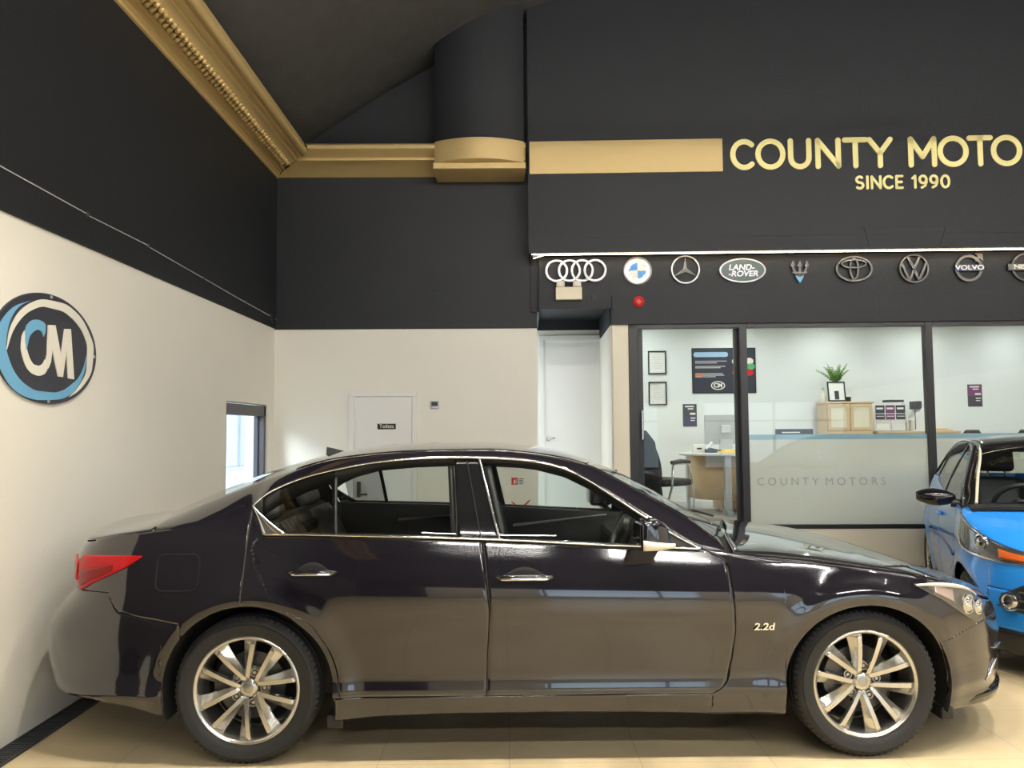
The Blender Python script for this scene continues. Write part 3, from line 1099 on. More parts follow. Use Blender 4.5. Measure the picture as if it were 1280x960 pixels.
# front bumper
fb_lo = lin([1.80, 1.83, 1.95, 2.1, 2.45], [.197, .195, .19, .185, .18])
def fb_bot(x):
    d = x-(FX+.01)
    return arch(FX+.01, AF, x, .197) if d < AF else fb_lo(x)
xb = [x for x in arch_cols(FX+.01, AF, 60) if x > 1.803]
Pb1 = col_patch(B1, [1.803]+xb+list(np.linspace(1.84, 2.0, 10)), fb_bot, lambda x: bsx(x)+.004, 40)
th_b = math.asin(((2.0-1.5)/(B1.xef(.45)-1.5))**(B1.nf/2))
Pb2 = []
for th in np.linspace(th_b, PI/2, 44):
    x = B1.xs(th, True, .45)
    Pb2.append([B1.corner(th, fb_lo(x)*(1-v)+(bsx(x)+.004)*v) for v in np.linspace(0, 1, 40)])
# make the two halves meet
for j in range(40):
    Pb2[0][j] = Pb1[-1][j] = B1.pt(2.0, Pb1[-1][j][2])
fbm = MB()
for P in (Pb1, Pb2):
    fbm.grid(P); fbm.grid(mirror(P))
fixn(fbm, lambda c: Vector((max(0, c.x-1.7)*1.6, c.y, 0)))
fb = fbm.build('front_bumper', P_, car, smooth=50, recalc=False, solid=.006, weld=True)
# bumper furniture: intake with chrome fin, splitter blade, grille
def end_quad(B, ys, zlo, zhi, off, nv=6, front=True):
    return [[B.end(y, zlo(y)*(1-v)+zhi(y)*v, front, off) for v in np.linspace(0, 1, nv)] for y in ys]
fout = lambda c: Vector((1, 0, 0))
for s in (-1, 1):
    ys = np.linspace(-.74, -.56, 10)*(-s)
    P = end_quad(B1, ys*-1 if False else np.linspace(.60, .69, 8)*s, lambda y: .29, lambda y: .385-.30*(abs(y)-.60), .003)
    q = panel('bumper_intake', M['darkliner'], fb, [P], fout, solid=.004)
    m = MB()
    m.tube([B1.end(y*s, z, True, .012) for y, z in ((.735, .30), (.715, .33), (.69, .36), (.665, .38))], [.004, .007, .008, .005], 8)
    m.tube([B1.end(y*s, .44, True, .010) for y in (.60, .655, .69)], [.005, .009, .004], 8)
    m.build('intake_finisher', M['chrome'], fb, smooth=60)
    m = MB()
    pts = [B1.end(y*s, .245, True, .0) for y in np.linspace(.80, .46, 9)]
    lo = [(x+.028*math.sin(PI*min(1, k/5))+.004, y, z-.018+.004*k/8) for k, (x, y, z) in enumerate(pts)]
    m.grid([[p, (l[0], l[1], l[2]+.010), l, (p[0], p[1], p[2]-.045)] for p, l in zip(pts, lo)])
    fixn(m, lambda c: Vector((1, 0, .3)))
    m.build('bumper_splitter', M['glossblack'], fb, smooth=50, recalc=False, solid=.01)
P = end_quad(B1, np.linspace(-.38, .38, 24), lambda y: .36, lambda y: .58-.10*(abs(y)/.38)**2, .005)
gr = panel('grille', M['darkliner'], car, [P], fout, solid=.004)
m = MB()
fr = [B1.end(y, .580-.10*(abs(y)/.40)**2, True, .007) for y in np.linspace(-.40, .40, 25)]+[B1.end(y, .352, True, .007) for y in np.linspace(.36, -.36, 17)]
m.tube(fr, .010, 8, closed=True)
m.build('grille_frame', M['chrome'], gr, smooth=60)
m = MB()
for k in range(6):
    z = .385+.03*k
    m.tube([B1.end(y, z, True, .006) for y in np.linspace(-.34, .34, 13)], .004, 6)
m.build('grille_bar', M['gunmetal'], gr, smooth=60)
# headlamps
hx = [1.672, 1.75, 1.82, 1.88, 1.94, 2.0, 2.04, 2.075, 2.10]
ht = pchip(hx, [.790, .789, .783, .774, .761, .741, .722, .692, .655])
hb = pchip(hx, [.786, .744, .706, .668, .628, .598, .592, .597, .640])
for s in (-1, 1):
    P = [[B1.pt(x, hb(x)*(1-v)+ht(x)*v, .004) for v in np.linspace(0, 1, 10)] for x in np.linspace(1.675, 2.098, 56)]
    m = MB(); m.grid(P if s < 0 else mirror(P)); fixn(m, side_out)
    hl = m.build('headlamp', mat('headlamp_bowl', (.20, .195, .185), .22, metal=.7) if s < 0 else bpy.data.materials['headlamp_bowl'], car, smooth=50, recalc=False, solid=.004)
    m = MB()
    rm = [B1.pt(x, ht(x)-.006, .008) for x in np.linspace(1.682, 2.06, 24)]
    m.tube([(x, y*-s, z) for x, y, z in rm], [.004+.006*math.sin(PI*k/23) for k in range(24)], 8)
    m.build('light_strip', M['offwhite'], hl, smooth=60)
    P = [[B1.pt(x, hb(x)*(1-v)+ht(x)*v+.0, .006) for v in np.linspace(.28, .78, 6)] for x in np.linspace(1.78, 1.89, 12)]
    m = MB(); m.grid(P if s < 0 else mirror(P)); fixn(m, side_out)
    m.build('side_reflector', mat('pale_reflector', (.75, .60, .55), .2, metal=.7) if s < 0 else bpy.data.materials['pale_reflector'], hl, smooth=50, recalc=False, solid=.002)
    for (cx, cz, r) in ((1.965, .675, .048), (2.035, .655, .036)):
        c = B1.pt(cx, cz, .0)
        Tl = Matrix.Translation((c[0], c[1]*-s, c[2])) @ Matrix.Rotation(PI/2 if s < 0 else -PI/2, 4, 'X') @ Matrix.Rotation(.5 if s < 0 else .5, 4, 'Y')
        m = MB(); m.lathe([(0, .022), (r*.5, .019), (r*.72, .012), (r*.74, .006)], 28, T=Tl); m.lathe([(r*.74, .004), (r*.8, .014), (r, .012), (r*1.02, .0)], 28, T=Tl)
        m.build('projector_lamp', M['chrome'], hl, smooth=50)
    P = [[B1.pt(x, hb(x)*(1-v)+ht(x)*v, .020) for v in np.linspace(0, 1, 8)] for x in np.linspace(1.677, 2.096, 46)]
    m = MB(); m.grid(P if s < 0 else mirror(P)); fixn(m, side_out)
    m.build('lamp_lens', M['lens'], hl, smooth=50, recalc=False)
# side skirt
sk_lo = lin([-1.03, -.99, -.8, -.5, 0, .5, .72], [.19, .19, .205, .214, .216, .208, .200])
Psk = col_patch(B1, np.linspace(-1.026, .722, 60), sk_lo, lambda x: .2985, 12)
both('side_skirt', P_, car, Psk)
# rear quarter panel, with the thin lip in front of the wheel arch
qs = lin([-2.6, -2.07, -2.06, -2.025, -1.9, -1.725], [.78, .78, .745, .698, .668, .640])
def q_lo(x):
    if x < -1.725:
        return qs(x)
    return arch(RX, AR, x, .302)
def q_shift(x, z):
    return 0
xq = list(np.linspace(-2.2, -1.73, 30))
zs_top = lambda x: ER_z(x)-.002
# columns left of the seam: sheared so that the last one follows the seam and the window corner
seam_up = lambda z: (rseam(z)-g) if z < 1.038 else float(np.interp(z, [1.038, 1.163], [-1.372, -1.439]))
qc = xq+[RX+AR*t for t in np.linspace(-.775, -.06, 24)]
Pq = []
for x in qc[:-1]:
    a, c = q_lo(x), zs_top(min(x, -1.4395))
    Pq.append([B1.pt(x, a*(1-v)+c*v) for v in np.linspace(0, 1, 44)])
x_last = qc[-2]
# from that column to the seam: rows by height
a0, c0 = q_lo(x_last), zs_top(min(x_last, -1.4395))
# arch edge run from x_last forward and down, seam run from the window corner down
arcx = [(RX+AR*math.cos(t), WZ+.985*AR*math.sin(t)) for t in np.linspace(math.acos((x_last-RX)/AR), -.05, 44)]
arcx.append((RX+AR, .302))
seam = [(seam_up(z), z) for z in np.linspace(1.163, .302, 45)]
left_col = [(x_last, z) for z in np.linspace(c0, a0, 45)]
# bridge 1: left column -> split between seam top part and arch: build lines from arch points to seam points
Pl = []
sp = [(x_last, a0)]+arcx
# seam is followed from its top; the column's upper points join the seam's upper part
n1 = 45
top_line = [(x_last+(seam_up(1.163)-x_last)*t, c0+(1.163-c0)*t) for t in np.linspace(0, 1, 8)]
def lerp2(p, q, t):
    return (p[0]+(q[0]-p[0])*t, p[1]+(q[1]-p[1])*t)
inner = arcx                                   # 45 points along the arch from x_last down to the sill
outer_ = [(seam_up(z), z) for z in np.linspace(1.163, .302, 45)]
# start both runs at the left column's two ends: the strip sweeps from (column) to (sill)
strip = []
for i in range(45):
    p, q = inner[i], outer_[i]
    strip.append([B1.pt(*lerp2(p, q, t)) for t in np.linspace(0, 1, 20)])
# fan between the last column and the first rung of the strip
fan = []
for k, t in enumerate(np.linspace(0, 1, 20)):
    pass
first_rung = [lerp2(inner[0], outer_[0], t) for t in np.linspace(0, 1, 44)]
last_col = [(x_last, a0*(1-v)+c0*v) for v in np.linspace(0, 1, 44)]
fan = [[B1.pt(*lerp2(last_col[j], first_rung[j], t)) for j in range(44)] for t in np.linspace(0, 1, 4)]
th_q = math.asin(((2.2-1.75)/(1.75*-1-B1.xer(.9))*1)**(B1.nr/2)) if True else 0
Pqe = []
for th in np.linspace(math.asin((.45/abs(B1.xer(.88)+1.75))**(B1.nr/2)), PI/2, 40):
    x = B1.xs(th, False, .88)
    Pqe.append([B1.corner(th, qs(x)*(1-v)+zs_top(x)*v, False) for v in np.linspace(0, 1, 44)])
for j in range(44):
    z = Pqe[0][j][2]
    Pqe[0][j] = B1.pt(-2.2, z)
    Pq[0][j] = B1.pt(-2.2, z)
for s in (1, -1):
    m = MB()
    for P in (Pqe, Pq, fan, strip):
        m.grid(P if s > 0 else mirror(P))
    fixn(m, lambda c: Vector((min(0, c.x+1.9)*1.2, math.copysign(.6, c.y), .05)))
    m.build('rear_quarter_panel', P_, car, smooth=50, recalc=False, solid=.006, weld=True)
# rear bumper
rb_lo = lin([-2.6, -2.35, -2.2, -2.0, -1.83, -1.72], [.285, .285, .288, .265, .225, .22])
def rb_bot(x):
    d = abs(x-RX)
    return arch(RX, AR, x, .22) if d < AR else rb_lo(x)
xr_ = [RX-AR*math.cos(t) for t in np.linspace(.62, 0, 26)]+[RX-AR-4e-4]
Pr1 = col_patch(B1, [-1.728]+[x for x in xr_ if x < -1.73]+list(np.linspace(-1.83, -2.1, 16)), rb_bot, lambda x: qs(x)-.004, 40)
Pr2 = []
for th in np.linspace(math.asin((.35/abs(B1.xer(.5)+1.75))**(B1.nr/2)), PI/2, 44):
    x = B1.xs(th, False, .5)
    Pr2.append([B1.corner(th, rb_lo(x)*(1-v)+(qs(x)-.004)*v, False) for v in np.linspace(0, 1, 40)])
for j in range(40):
    z = Pr1[-1][j][2]
    Pr2[0][j] = Pr1[-1][j] = B1.pt(-2.1, z)
rbm = MB()
for P in (Pr1, Pr2):
    rbm.grid(P); rbm.grid(mirror(P))
fixn(rbm, lambda c: Vector((min(0, c.x+1.9)*1.6, c.y, 0)))
rbm.build('rear_bumper', P_, car, smooth=50, recalc=False, solid=.006, weld=True)
# tail lamps
lx = [-2.295, -2.26, -2.18, -2.09, -2.00, -1.920]
lt = pchip(lx, [.90, .933, .942, .946, .948, .948])
lb = pchip(lx, [.81, .776, .812, .852, .893, .944])
for s in (-1, 1):
    P = [[B1.pt(x, lb(x)*(1-v)+lt(x)*v, .010) for v in np.linspace(0, 1, 12)] for x in np.linspace(-2.293, -1.922, 44)]
    th0 = math.asin(((2.293-1.75)/abs(B1.xer(.87)+1.75))**(B1.nr/2))
    P2 = [[B1.corner(th, (.81+.01*k/9)*(1-v)+(.90+.01*k/9)*v, False, .010) for v in np.linspace(0, 1, 12)] for k, th in enumerate(np.linspace(th0, th0+.30, 10))]
    m = MB()
    for Q in (P, P2):
        m.grid(Q if s < 0 else mirror(Q))
    fixn(m, lambda c: Vector((min(0, c.x+2.0)*1.5, math.copysign(1, c.y), 0)))
    tl = m.build('tail_lamp', M['redlamp'], car, smooth=50, recalc=False, solid=.012)
    P = [[B1.pt(x, lb(x)*(1-v)+lt(x)*v, .0125) for v in np.linspace(.12, .55, 6)] for x in np.linspace(-2.27, -2.06, 24)]
    m = MB(); m.grid(P if s < 0 else mirror(P)); fixn(m, side_out)
    m.build('lamp_band', M['darkred'], tl, smooth=50, recalc=False, solid=.003)
# fuel flap: outline seam on the near side
m = MB()
c = []
for cx, cz, a in ((-1.685, .918, 0), (-1.812, .918, 90), (-1.812, .824, 180), (-1.685, .824, 270)):
    for k in range(7):
        t = math.radians(a+15*k)
        c.append((cx+.034*math.cos(t), cz+.034*math.sin(t)))
m.tube([B1.pt(x, z, .0005) for x, z in c], .0032, 6, closed=True)
ff = m.build('fuel_flap', M['darkliner'], car, smooth=60)

# greenhouse: rails, roof, screens
NR = 140
Afull = [(x, -B1.w(x, z), z) for x, z in A_DLO]
Rfull = R_RAIL
Ad = dense(Afull, 90)
rx = [p for p in dense(R_RAIL, 200)]
# pair every rail point with a point of the window top line at about the same station
Acurve = dense([(.80, -B1.w(.80, .935)+.004, .937)]+Afull+[(x, -B1.w(x, z), z) for x, z in A_REAR[1:]], 240)
def pair(A, R, n):
    la = np.r_[0, np.cumsum([math.dist(A[i], A[i+1]) for i in range(len(A)-1)])]
    lr = np.r_[0, np.cumsum([math.dist(R[i], R[i+1]) for i in range(len(R)-1)])]
    A = np.array(A); R = np.array(R)
    out = []
    for t in np.linspace(0, 1, n):
        out.append((tuple(np.interp(t*la[-1], la, A[:, k]) for k in range(3)), tuple(np.interp(t*lr[-1], lr, R[:, k]) for k in range(3))))
    return out
pr_ = pair(Acurve, rx, 150)
Pst = strip_between([a for a, r in pr_], [r for a, r in pr_], 8, .010)
rail_out = lambda c: Vector((0, c.y, .6))
both('roof_rail', P_, car, Pst, out=rail_out)
Rp, Cp = dense_par(R_RAIL, 131), dense_par(C_MID, 131)
def cross(e, c, n=10, p=2.0):
    row = []
    for k in range(n+1):
        t = k/n
        q = (1-t)**2
        row.append((c[0]+(e[0]-c[0])*q, e[1]*(1-t), c[2]+(e[2]-c[2])*q))
    return row+[(x, -y, z) for x, y, z in reversed(row[:-1])]
def span(i0, i1, inset=0):
    return [cross(Rp[i], Cp[i]) for i in range(i0, i1+1)]
top_out = lambda c: Vector((c.x*.3, 0, 1))
panel('roof', P_, car, [span(51, 107)], top_out)
panel('windscreen', M['carglass'], car, [span(0, 51)], top_out, solid=0)
panel('rear_window', M['carglass'], car, [span(107, 130)], top_out, solid=0)
# bonnet
he, hm = [], []
for x in np.linspace(.84, 1.5, 24):
    he.append(B1.pt(x, E_z(x)+.001)); 
for th in np.linspace(0, PI/2, 41)[1:]:
    xx = B1.xs(th, True, .66)
    he.append(B1.corner(th, E_z(xx)+.001))
zc_h = pchip([.84, 1.0, 1.1, 1.2, 1.44, 1.65, 1.855, 2.06, 2.24, 2.33, 2.38], [.955, .955, .952, .945, .915, .875, .822, .755, .695, .655, .625])
for k in range(24):
    x = .84+.66*k/23
    xm = 1.0+(1.56-1.0)*(k/23)
    hm.append((xm, 0, zc_h(xm)))
for k in range(1, 41):
    xm = 1.56+(B1.xef(.62)-.01-1.56)*math.sin(PI/2*k/40)**1.15
    hm.append((xm, 0, zc_h(xm)))
panel('bonnet', P_, car, [full_crown(he, hm, 16, 2.1)], up_out)
# crease where the bonnet shuts against the wing
m = MB(); m.tube([B1.pt(x, E_z(x)+.012, -.008) for x in np.linspace(.86, 1.72, 30)], .0025, 6)
m.build('bonnet_seam', M['darkliner'], car, smooth=60); m = MB()
m2 = [(p[0], -p[1], p[2]) for p in [B1.pt(x, E_z(x)+.012, -.008) for x in np.linspace(.86, 1.72, 30)]]
m.tube(m2, .0025, 6); m.build('bonnet_seam', M['darkliner'], car, smooth=60)
# cowl and wipers
m = MB()
m.grid([[(.74+.20*(1-(y/.74)**2), y, .918+.02*(1-(y/.74)**2)), (.86+.20*(1-(y/.74)**2), y, .895+.025*(1-(y/.74)**2))] for y in np.linspace(-.74, .74, 24)])
m.build('cowl', M['blackplastic'], car, solid=-.02)
for y0, y1 in ((-.10, -.62), (.55, .02)):
    m = MB()
    bx = lambda y: .80+.20*(1-(y/.74)**2)
    m.tube([(bx(y0)+.02, y0, .960), (bx(y0)-.01, y0-.05, 1.000), (bx((y0+y1)/2)-.03, (y0+y1)/2, 1.012), (bx(y1)-.02, y1, 1.010)], [.010, .009, .008, .006], 8)
    m.build('wiper', M['blackplastic'], car, smooth=60)
# boot lid
te, tm = [], []
for x in np.linspace(-1.885, -1.75-.02, 3):
    pass
tx = list(np.linspace(-1.75, -2.02, 12))
te = [B1.pt(x, ER_z(x)) for x in np.linspace(-1.88, -2.06, 8)]
ths_ = np.linspace(math.asin((.31/abs(B1.xer(1.0)+1.75))**(B1.nr/2)), PI/2, 40)
te += [B1.corner(th, ER_z(B1.xs(th, False, 1.0)), False) for th in ths_[1:]]
zc_t = pchip([-2.42, -2.40, -2.37, -2.33, -2.22, -2.12, -2.0], [1.0, 1.018, 1.036, 1.038, 1.043, 1.055, 1.10])
n_t = len(te)
for k in range(n_t):
    t = k/(n_t-1)
    xm = -2.02+(-2.385+2.02)*math.sin(PI/2*t)**1.0
    tm.append((xm, 0, zc_t(xm)))
panel('boot_lid', P_, car, [full_crown(te, tm, 14, 2.4)], up_out)

# side glass and black frames ------------------------------------------------
dlo_t = lin([p[0] for p in A_DLO][::-1], [p[1] for p in A_DLO][::-1])
xg = list(np.linspace(-1.36, .66, 110))
def glass_strip(x0, x1, n, off, sl0=0., sl1=0.):
    """glass between belt and window top; sl0/sl1 lean the ends (dx per m of height)"""
    P = []
    for u in np.linspace(0, 1, n):
        row = []
        for v in np.linspace(0, 1, 12):
            x = x0+(x1-x0)*u
            zb_, zt_ = belt(min(.677, max(-1.37, x))), dlo_t(x)
            z = zb_+(zt_-zb_)*v
            xx = x+((1-u)*sl0+u*sl1)*(z-zb_)
            z = min(z, dlo_t(xx))
            row.append(B1.pt(xx, z, off))
        P.append(row)
    return P
fgl = both('front_door_glass', M['carglass'], car, glass_strip(-.26, .655, 50, -.012, -.20, 0), solid=0)
rgl = both('rear_door_glass', M['carglass'], car, glass_strip(-1.03, -.45, 40, -.012, -.12, 0), solid=0)
qgl = both('quarter_glass', M['privacy'], car, glass_strip(-1.30, -1.035, 20, -.012, -.12, -.12), solid=0)
# B pillar cover
Pbp = []
for u in np.linspace(0, 1, 10):
    row = []
    for v in np.linspace(0, 1, 16):
        z = 1.0+.375*v
        xl_, xr__ = np.interp(z, [1.0, 1.372], [-.466, -.487]), np.interp(z, [1.0, 1.372], [-.252, -.365])
        row.append(B1.pt(xl_+(xr__-xl_)*u, min(z, dlo_t(xl_+(xr__-xl_)*u)-.002), -.004))
    Pbp.append(row)
both('centre_pillar', M['glossblack'], car, Pbp)
for s in (1, -1):
    m = MB()
    for xa_, za, xb_, zb_ in ((-.348, 1.006, -.424, 1.366), ):
        m.tube([(x, s*y, z) for x, y, z in (B1.pt(xa_+(xb_-xa_)*t, za+(zb_-za)*t, .0) for t in np.linspace(0, 1, 8))], .0035, 6)
    m.build('pillar_seam', M['darkliner'], car, smooth=60)
    m = MB()
    m.tube([(x, s*y, z) for x, y, z in (B1.pt(-.262+(-.362+.262)*t, 1.006+.370*t, .004) for t in np.linspace(0, 1, 8))], .006, 8)
    # window surround in bright metal: top run, belt run, and the flared rear corner
    top = [B1.pt(x, z, .004) for x, z in A_DLO]
    m.tube([(x, s*y, z) for x, y, z in dense(top, 80)], .0055, 8)
    bl = [B1.pt(x, belt(x), .006) for x in np.linspace(-1.36, .675, 40)]
    m.tube([(x, s*y, z) for x, y, z in bl], .0055, 8)
    m.build('window_trim', M['chrome'], car, smooth=60)
    # flared rear corner of the trim
    P = []
    for v in np.linspace(0, 1, 14):
        z = 1.036+(1.166-1.036)*v
        xl_ = np.interp(z, [1.036, 1.10, 1.166], [-1.368, -1.398, -1.440])
        xr__ = np.interp(z, [1.036, 1.06, 1.10, 1.14, 1.166], [-1.244, -1.285, -1.345, -1.400, -1.425])
        P.append([B1.pt(xl_+(xr__-xl_)*t, z, .006+.006*math.sin(PI*t)) for t in np.linspace(0, 1, 6)])
    m = MB(); m.grid(P if s > 0 else mirror(P)); fixn(m, side_out)
    m.build('corner_trim', M['chrome'], car, smooth=60, recalc=False, solid=.006, weld=True)
    # black inner door frames
    m = MB()
    def inner_band(x0, x1, wd_):
        P = []
        for x in np.linspace(x0, x1, 50):
            zt_ = dlo_t(x)
            zl_ = max(zt_-wd_(x), belt(x))
            P.append([B1.pt(x, zt_*(1-t)+zl_*t, -.008-.05*t) for t in (0, .3, 1)])
        return P
    Q = inner_band(-.40, .655, lambda x: .042)
    m.grid(Q if s > 0 else mirror(Q))
    Q = inner_band(-1.40, -.42, lambda x: .045+.035*max(0, (-.85-x)/.4))
    m.grid(Q if s > 0 else mirror(Q))
    for xa_, xb_, wd_, z1_ in ((-1.036, -1.075, .022, 1.318), (-.245, -.322, .034, 1.345), (-.475, -.505, .030, 1.345)):
        Q = [[B1.pt(xa_+(xb_-xa_)*t+q, 1.0+(z1_-1.0)*t, -.010-.02*(q != 0)) for q in (-wd_/2, wd_/2)] for t in np.linspace(0, 1, 10)]
        m.grid(Q if s > 0 else mirror(Q))
    # mirror sail at the front corner
    Q = [[B1.pt(x, belt(x)+(dlo_t(x)-belt(x))*v, -.004) for v in np.linspace(0, 1, 5)] for x in np.linspace(.50, .655, 10)]
    m.grid(Q if s > 0 else mirror(Q))
    fixn(m, side_out)
    m.build('door_frame', M['blackplastic'], car, smooth=50, recalc=False, solid=.01)

# handles
for s in (1, -1):
    for par, x0, x1, z in ((fd[0 if s > 0 else 1], -.275, -.02, .838), (rd[0 if s > 0 else 1], -1.235, -1.02, .868)):
        m = MB()
        xm = (x0+x1)/2
        cup = []
        for k in range(14):
            t = k/13
            x = x0+.02+(x1-x0-.04)*t
            cup.append([B1.pt(x, z+.045*math.sin(PI*t)*q, .0012) for q in (-.5, -.2, .2, .6, 1)])
        m.grid(cup if s > 0 else mirror(cup)); fixn(m, side_out)
        m.build('handle_recess', M['darkliner'], par, smooth=60, recalc=False, solid=-.001)
        m = MB()
        m.tube([(x, s*y, zz) for x, y, zz in (B1.pt(x0+(x1-x0)*t, z+.006*math.sin(PI*t), .004+.034*math.sin(PI*min(1, max(0, t)))**.35) for t in np.linspace(0, 1, 16))], [.008]+[.0115]*14+[.008], 10)
        m.build('door_handle', M['paint'], par, smooth=60)
        m = MB()
        m.tube([(x, s*y, zz) for x, y, zz in (B1.pt(x0+.012+(x1-x0-.024)*t, z-.006+.004*math.sin(PI*t), .014+.032*math.sin(PI*t)**.35) for t in np.linspace(0, 1, 16))], .0055, 8)
        m.build('handle_trim', M['chrome'], par, smooth=60)
# door mirrors
for s in (1, -1):
    mr = empty('door_mirror', (.435, -s*.985, 1.048), parent=car)
    m = MB()
    # hull: rear face tall and wide, front face smaller and rounded back
    rear = [(-.075, -.125, -.055), (-.075, .095, -.062), (-.072, .095, .055), (-.070, -.125, .066)]
    midp = [(.010, -.135, -.062), (.020, .095, -.068), (.015, .095, .060), (.000, -.125, .072)]
    frnt = [(.072, -.085, -.058), (.085, .075, -.062), (.070, .075, .030), (.050, -.080, .046)]
    V = [(x, s*y, z) for q in (rear, midp, frnt) for x, y, z in q]
    F = [(0, 1, 2, 3), (8, 11, 10, 9)]
    for r_ in (0, 4):
        for k in range(4):
            F.append((r_+k, r_+(k+1) % 4, r_+4+(k+1) % 4, r_+4+k))
    m.add(V, F)
    m.build('mirror_housing', M['paint'], mr, smooth=70, bevel=.022, seg=4)
    m = MB()
    P = []
    for u in np.linspace(0, 1, 10):
        x = -.070+.150*u
        y = -.132+.012*math.sin(PI*u)*-1+.045*u*u
        P.append([(x, s*(y-.004), -.014-.020*u), (x, s*(y-.007), -.034-.010*u), (x, s*(y-.001), -.060+.006*u)])
    m.grid(P); fixn(m, lambda c: Vector((0, -s, 0)))
    m.build('mirror_lower_strip', M['offwhite'], mr, smooth=60, recalc=False, solid=.014)  # off-white strip along the lower part of the housing
    m = MB(); m.box(-.0765, -.0745, s*-.10, s*.075, -.040, .045); m.build('mirror_glass', M['glossblack'], mr)  # gloss black: a dark reflection put into the colour of the glass
    m = MB(); m.tube([(.01, s*.07, -.05), (.03, s*.15, -.075), (.04, s*.20, -.08)], [.028, .022, .02], 10); m.build('mirror_arm', M['glossblack'], mr, smooth=50)
# fin aerial
m = MB()
m.add([(-1.268, -.022, 1.36), (-1.268, .022, 1.36), (-1.268, .006, 1.428), (-1.268, -.006, 1.428), (-1.13, -.012, 1.385), (-1.13, .012, 1.385), (-1.15, 0, 1.400)],
      [(0, 1, 2, 3), (0, 3, 6, 4), (1, 5, 6, 2), (3, 2, 6), (0, 4, 5, 1), (4, 6, 5)])
m.build('roof_aerial', M['blackplastic'], car, bevel=.004)
# badge on the wing
m = MB(); add_text(m, '2.2d', .044, depth=.006, italic=.15, sx=1.25, bold=.001)
c = B1.pt(.955, .605, .001)
m.build('wing_badge', M['chrome'], car, loc=c)
# wheels
ay = .893-.1125
wheel(car, (RX-.008, -ay, WZ), -1, .333, .243, .225, math.radians(70))
wheel(car, (RX-.008, ay, WZ), 1, .333, .243, .225, math.radians(20))
wheel(car, (FX, -ay, WZ), -1, .333, .243, .225, math.radians(82))
wheel(car, (FX, ay, WZ), 1, .333, .243, .225, math.radians(50))
# arch liners and mud flaps
for xc, R in ((RX, AR), (FX+.01, AF)):
    for s in (-1, 1):
        m = MB()
        rows = []
        for t in np.linspace(-.35, PI+.35, 30):
            rows.append([(xc+(R+.004)*math.cos(t), s*y, WZ+(R+.004)*math.sin(t)) for y in (.875, .62)])
        m.grid(rows)
        m.add([(xc, s*.62, WZ)]+[r[1] for r in rows], [(0, i+1, i+2) for i in range(len(rows)-1)])
        m.build('arch_liner', M['darkliner'], car, smooth=60)
m = MB()
for x0_, x1_, ya_, yb_ in ((-1.065, -.985, -.86, -.70), (-1.065, -.985, .70, .86), (1.80, 1.86, -.84, -.62), (1.80, 1.86, .62, .84)):
    m = MB(); m.box(x0_, x1_, ya_, yb_, .15, .213); m.build('mud_flap', M['blackplastic'], car, bevel=.01)
# underbody, inner door walls and cabin
m = MB()
m.box(-1.0, 1.0, -.80, .80, .20, .27); m.box(-2.35, -1.83, -.70, .70, .30, .70); m.box(1.86, 2.12, -.50, .50, .24, .52)
m.box(-1.83, -1.0, -.58, .58, .24, .85); m.box(1.0, 1.86, -.60, .60, .22, .80)
m.box(.72, 1.0, -.80, .80, .27, .90)
m.box(-2.2, -1.45, -.70, .70, .70, .98)
m.build('underbody', M['darkliner'], car, bevel=.02)
for s in (-1, 1):
    m = MB()
    Q = []
    for x in np.linspace(-1.36, .70, 50):
        zb_ = belt(min(.677, x))
        Q.append([(x, -(B1.w(x, zb_)-o_)*-s*-1, z) for o_, z in ((.03, zb_-.004), (.06, zb_-.002), (.10, zb_-.004), (.115, .80), (.09, .60), (.10, .28))])
    m.grid([[(x, s*abs(y), z) for x, y, z in r] for r in Q])
    dt = m.build('door_lining', M['blackplastic'], car, smooth=50, solid=.012)
    m = MB()
    for xa_, xb_, za, zb_ in ((-.18, .45, .885, .945), (-.95, -.50, .93, .955)):
        m.grid([[(xa_+(xb_-xa_)*t, s*(.733-.012), za+(zb_-za)*t-.014*(1-t)), (xa_+(xb_-xa_)*t, s*(.728-.012), za+(zb_-za)*t+.004)] for t in np.linspace(0, 1, 8)])
    m.build('lining_strip', M['satin'], dt, solid=.004)
m = MB()
m.box(.42, .90, -.68, .68, .60, .88)
m.prism([(.40, .70), (.40, .90), (.50, .945), (.78, .945), (.78, .70)], -.68, .68)
m.build('dashboard', M['blackplastic'], car, bevel=.03)
seat(car, .02, -.37, .54, back_tilt=.25)
seat(car, .02, .37, .54, back_tilt=.25)
# rear bench with pleated back
bench = empty('rear_seat', (-1.02, 0, 0), parent=car)
m = MB(); m.box(-.25, .28, -.66, .66, .40, .56); m.build('cushion', M['leather'], bench, bevel=.06, seg=4, smooth=60)
T = Matrix.Translation((-.20, 0, .54)) @ Matrix.Rotation(-.42, 4, 'Y')
m = MB(); m.box(-.10, .03, -.68, .68, 0, .58, 0, T)
m.build('backrest', M['leather'], bench, bevel=.05, seg=4, smooth=60)
m = MB()
for y0 in (-.62, .18):
    for k in range(6):
        yy = y0+.04+.075*k
        pts = [tuple(T @ Vector((.035+.012*math.sin(PI*t), yy, .08+.46*t))) for t in np.linspace(0, 1, 6)]
        m.tube(pts, [.02, .034, .036, .036, .034, .02], 8)
m.build('backrest_pleat', M['litleather'], bench, smooth=60)
for y in (-.40, .40):
    m = MB(); m.box(-.05, .05, y-.13, y+.13, .57, .72, 0, T); m.build('headrest', M['litleather'], bench, bevel=.04, seg=4, smooth=60)
m = MB(); m.box(-1.85, -1.36, -.66, .66, .93, 1.0); m.build('parcel_shelf', M['fabric'], car, bevel=.02)
steering_wheel(car, (.40, -.37, 1.0), .42)
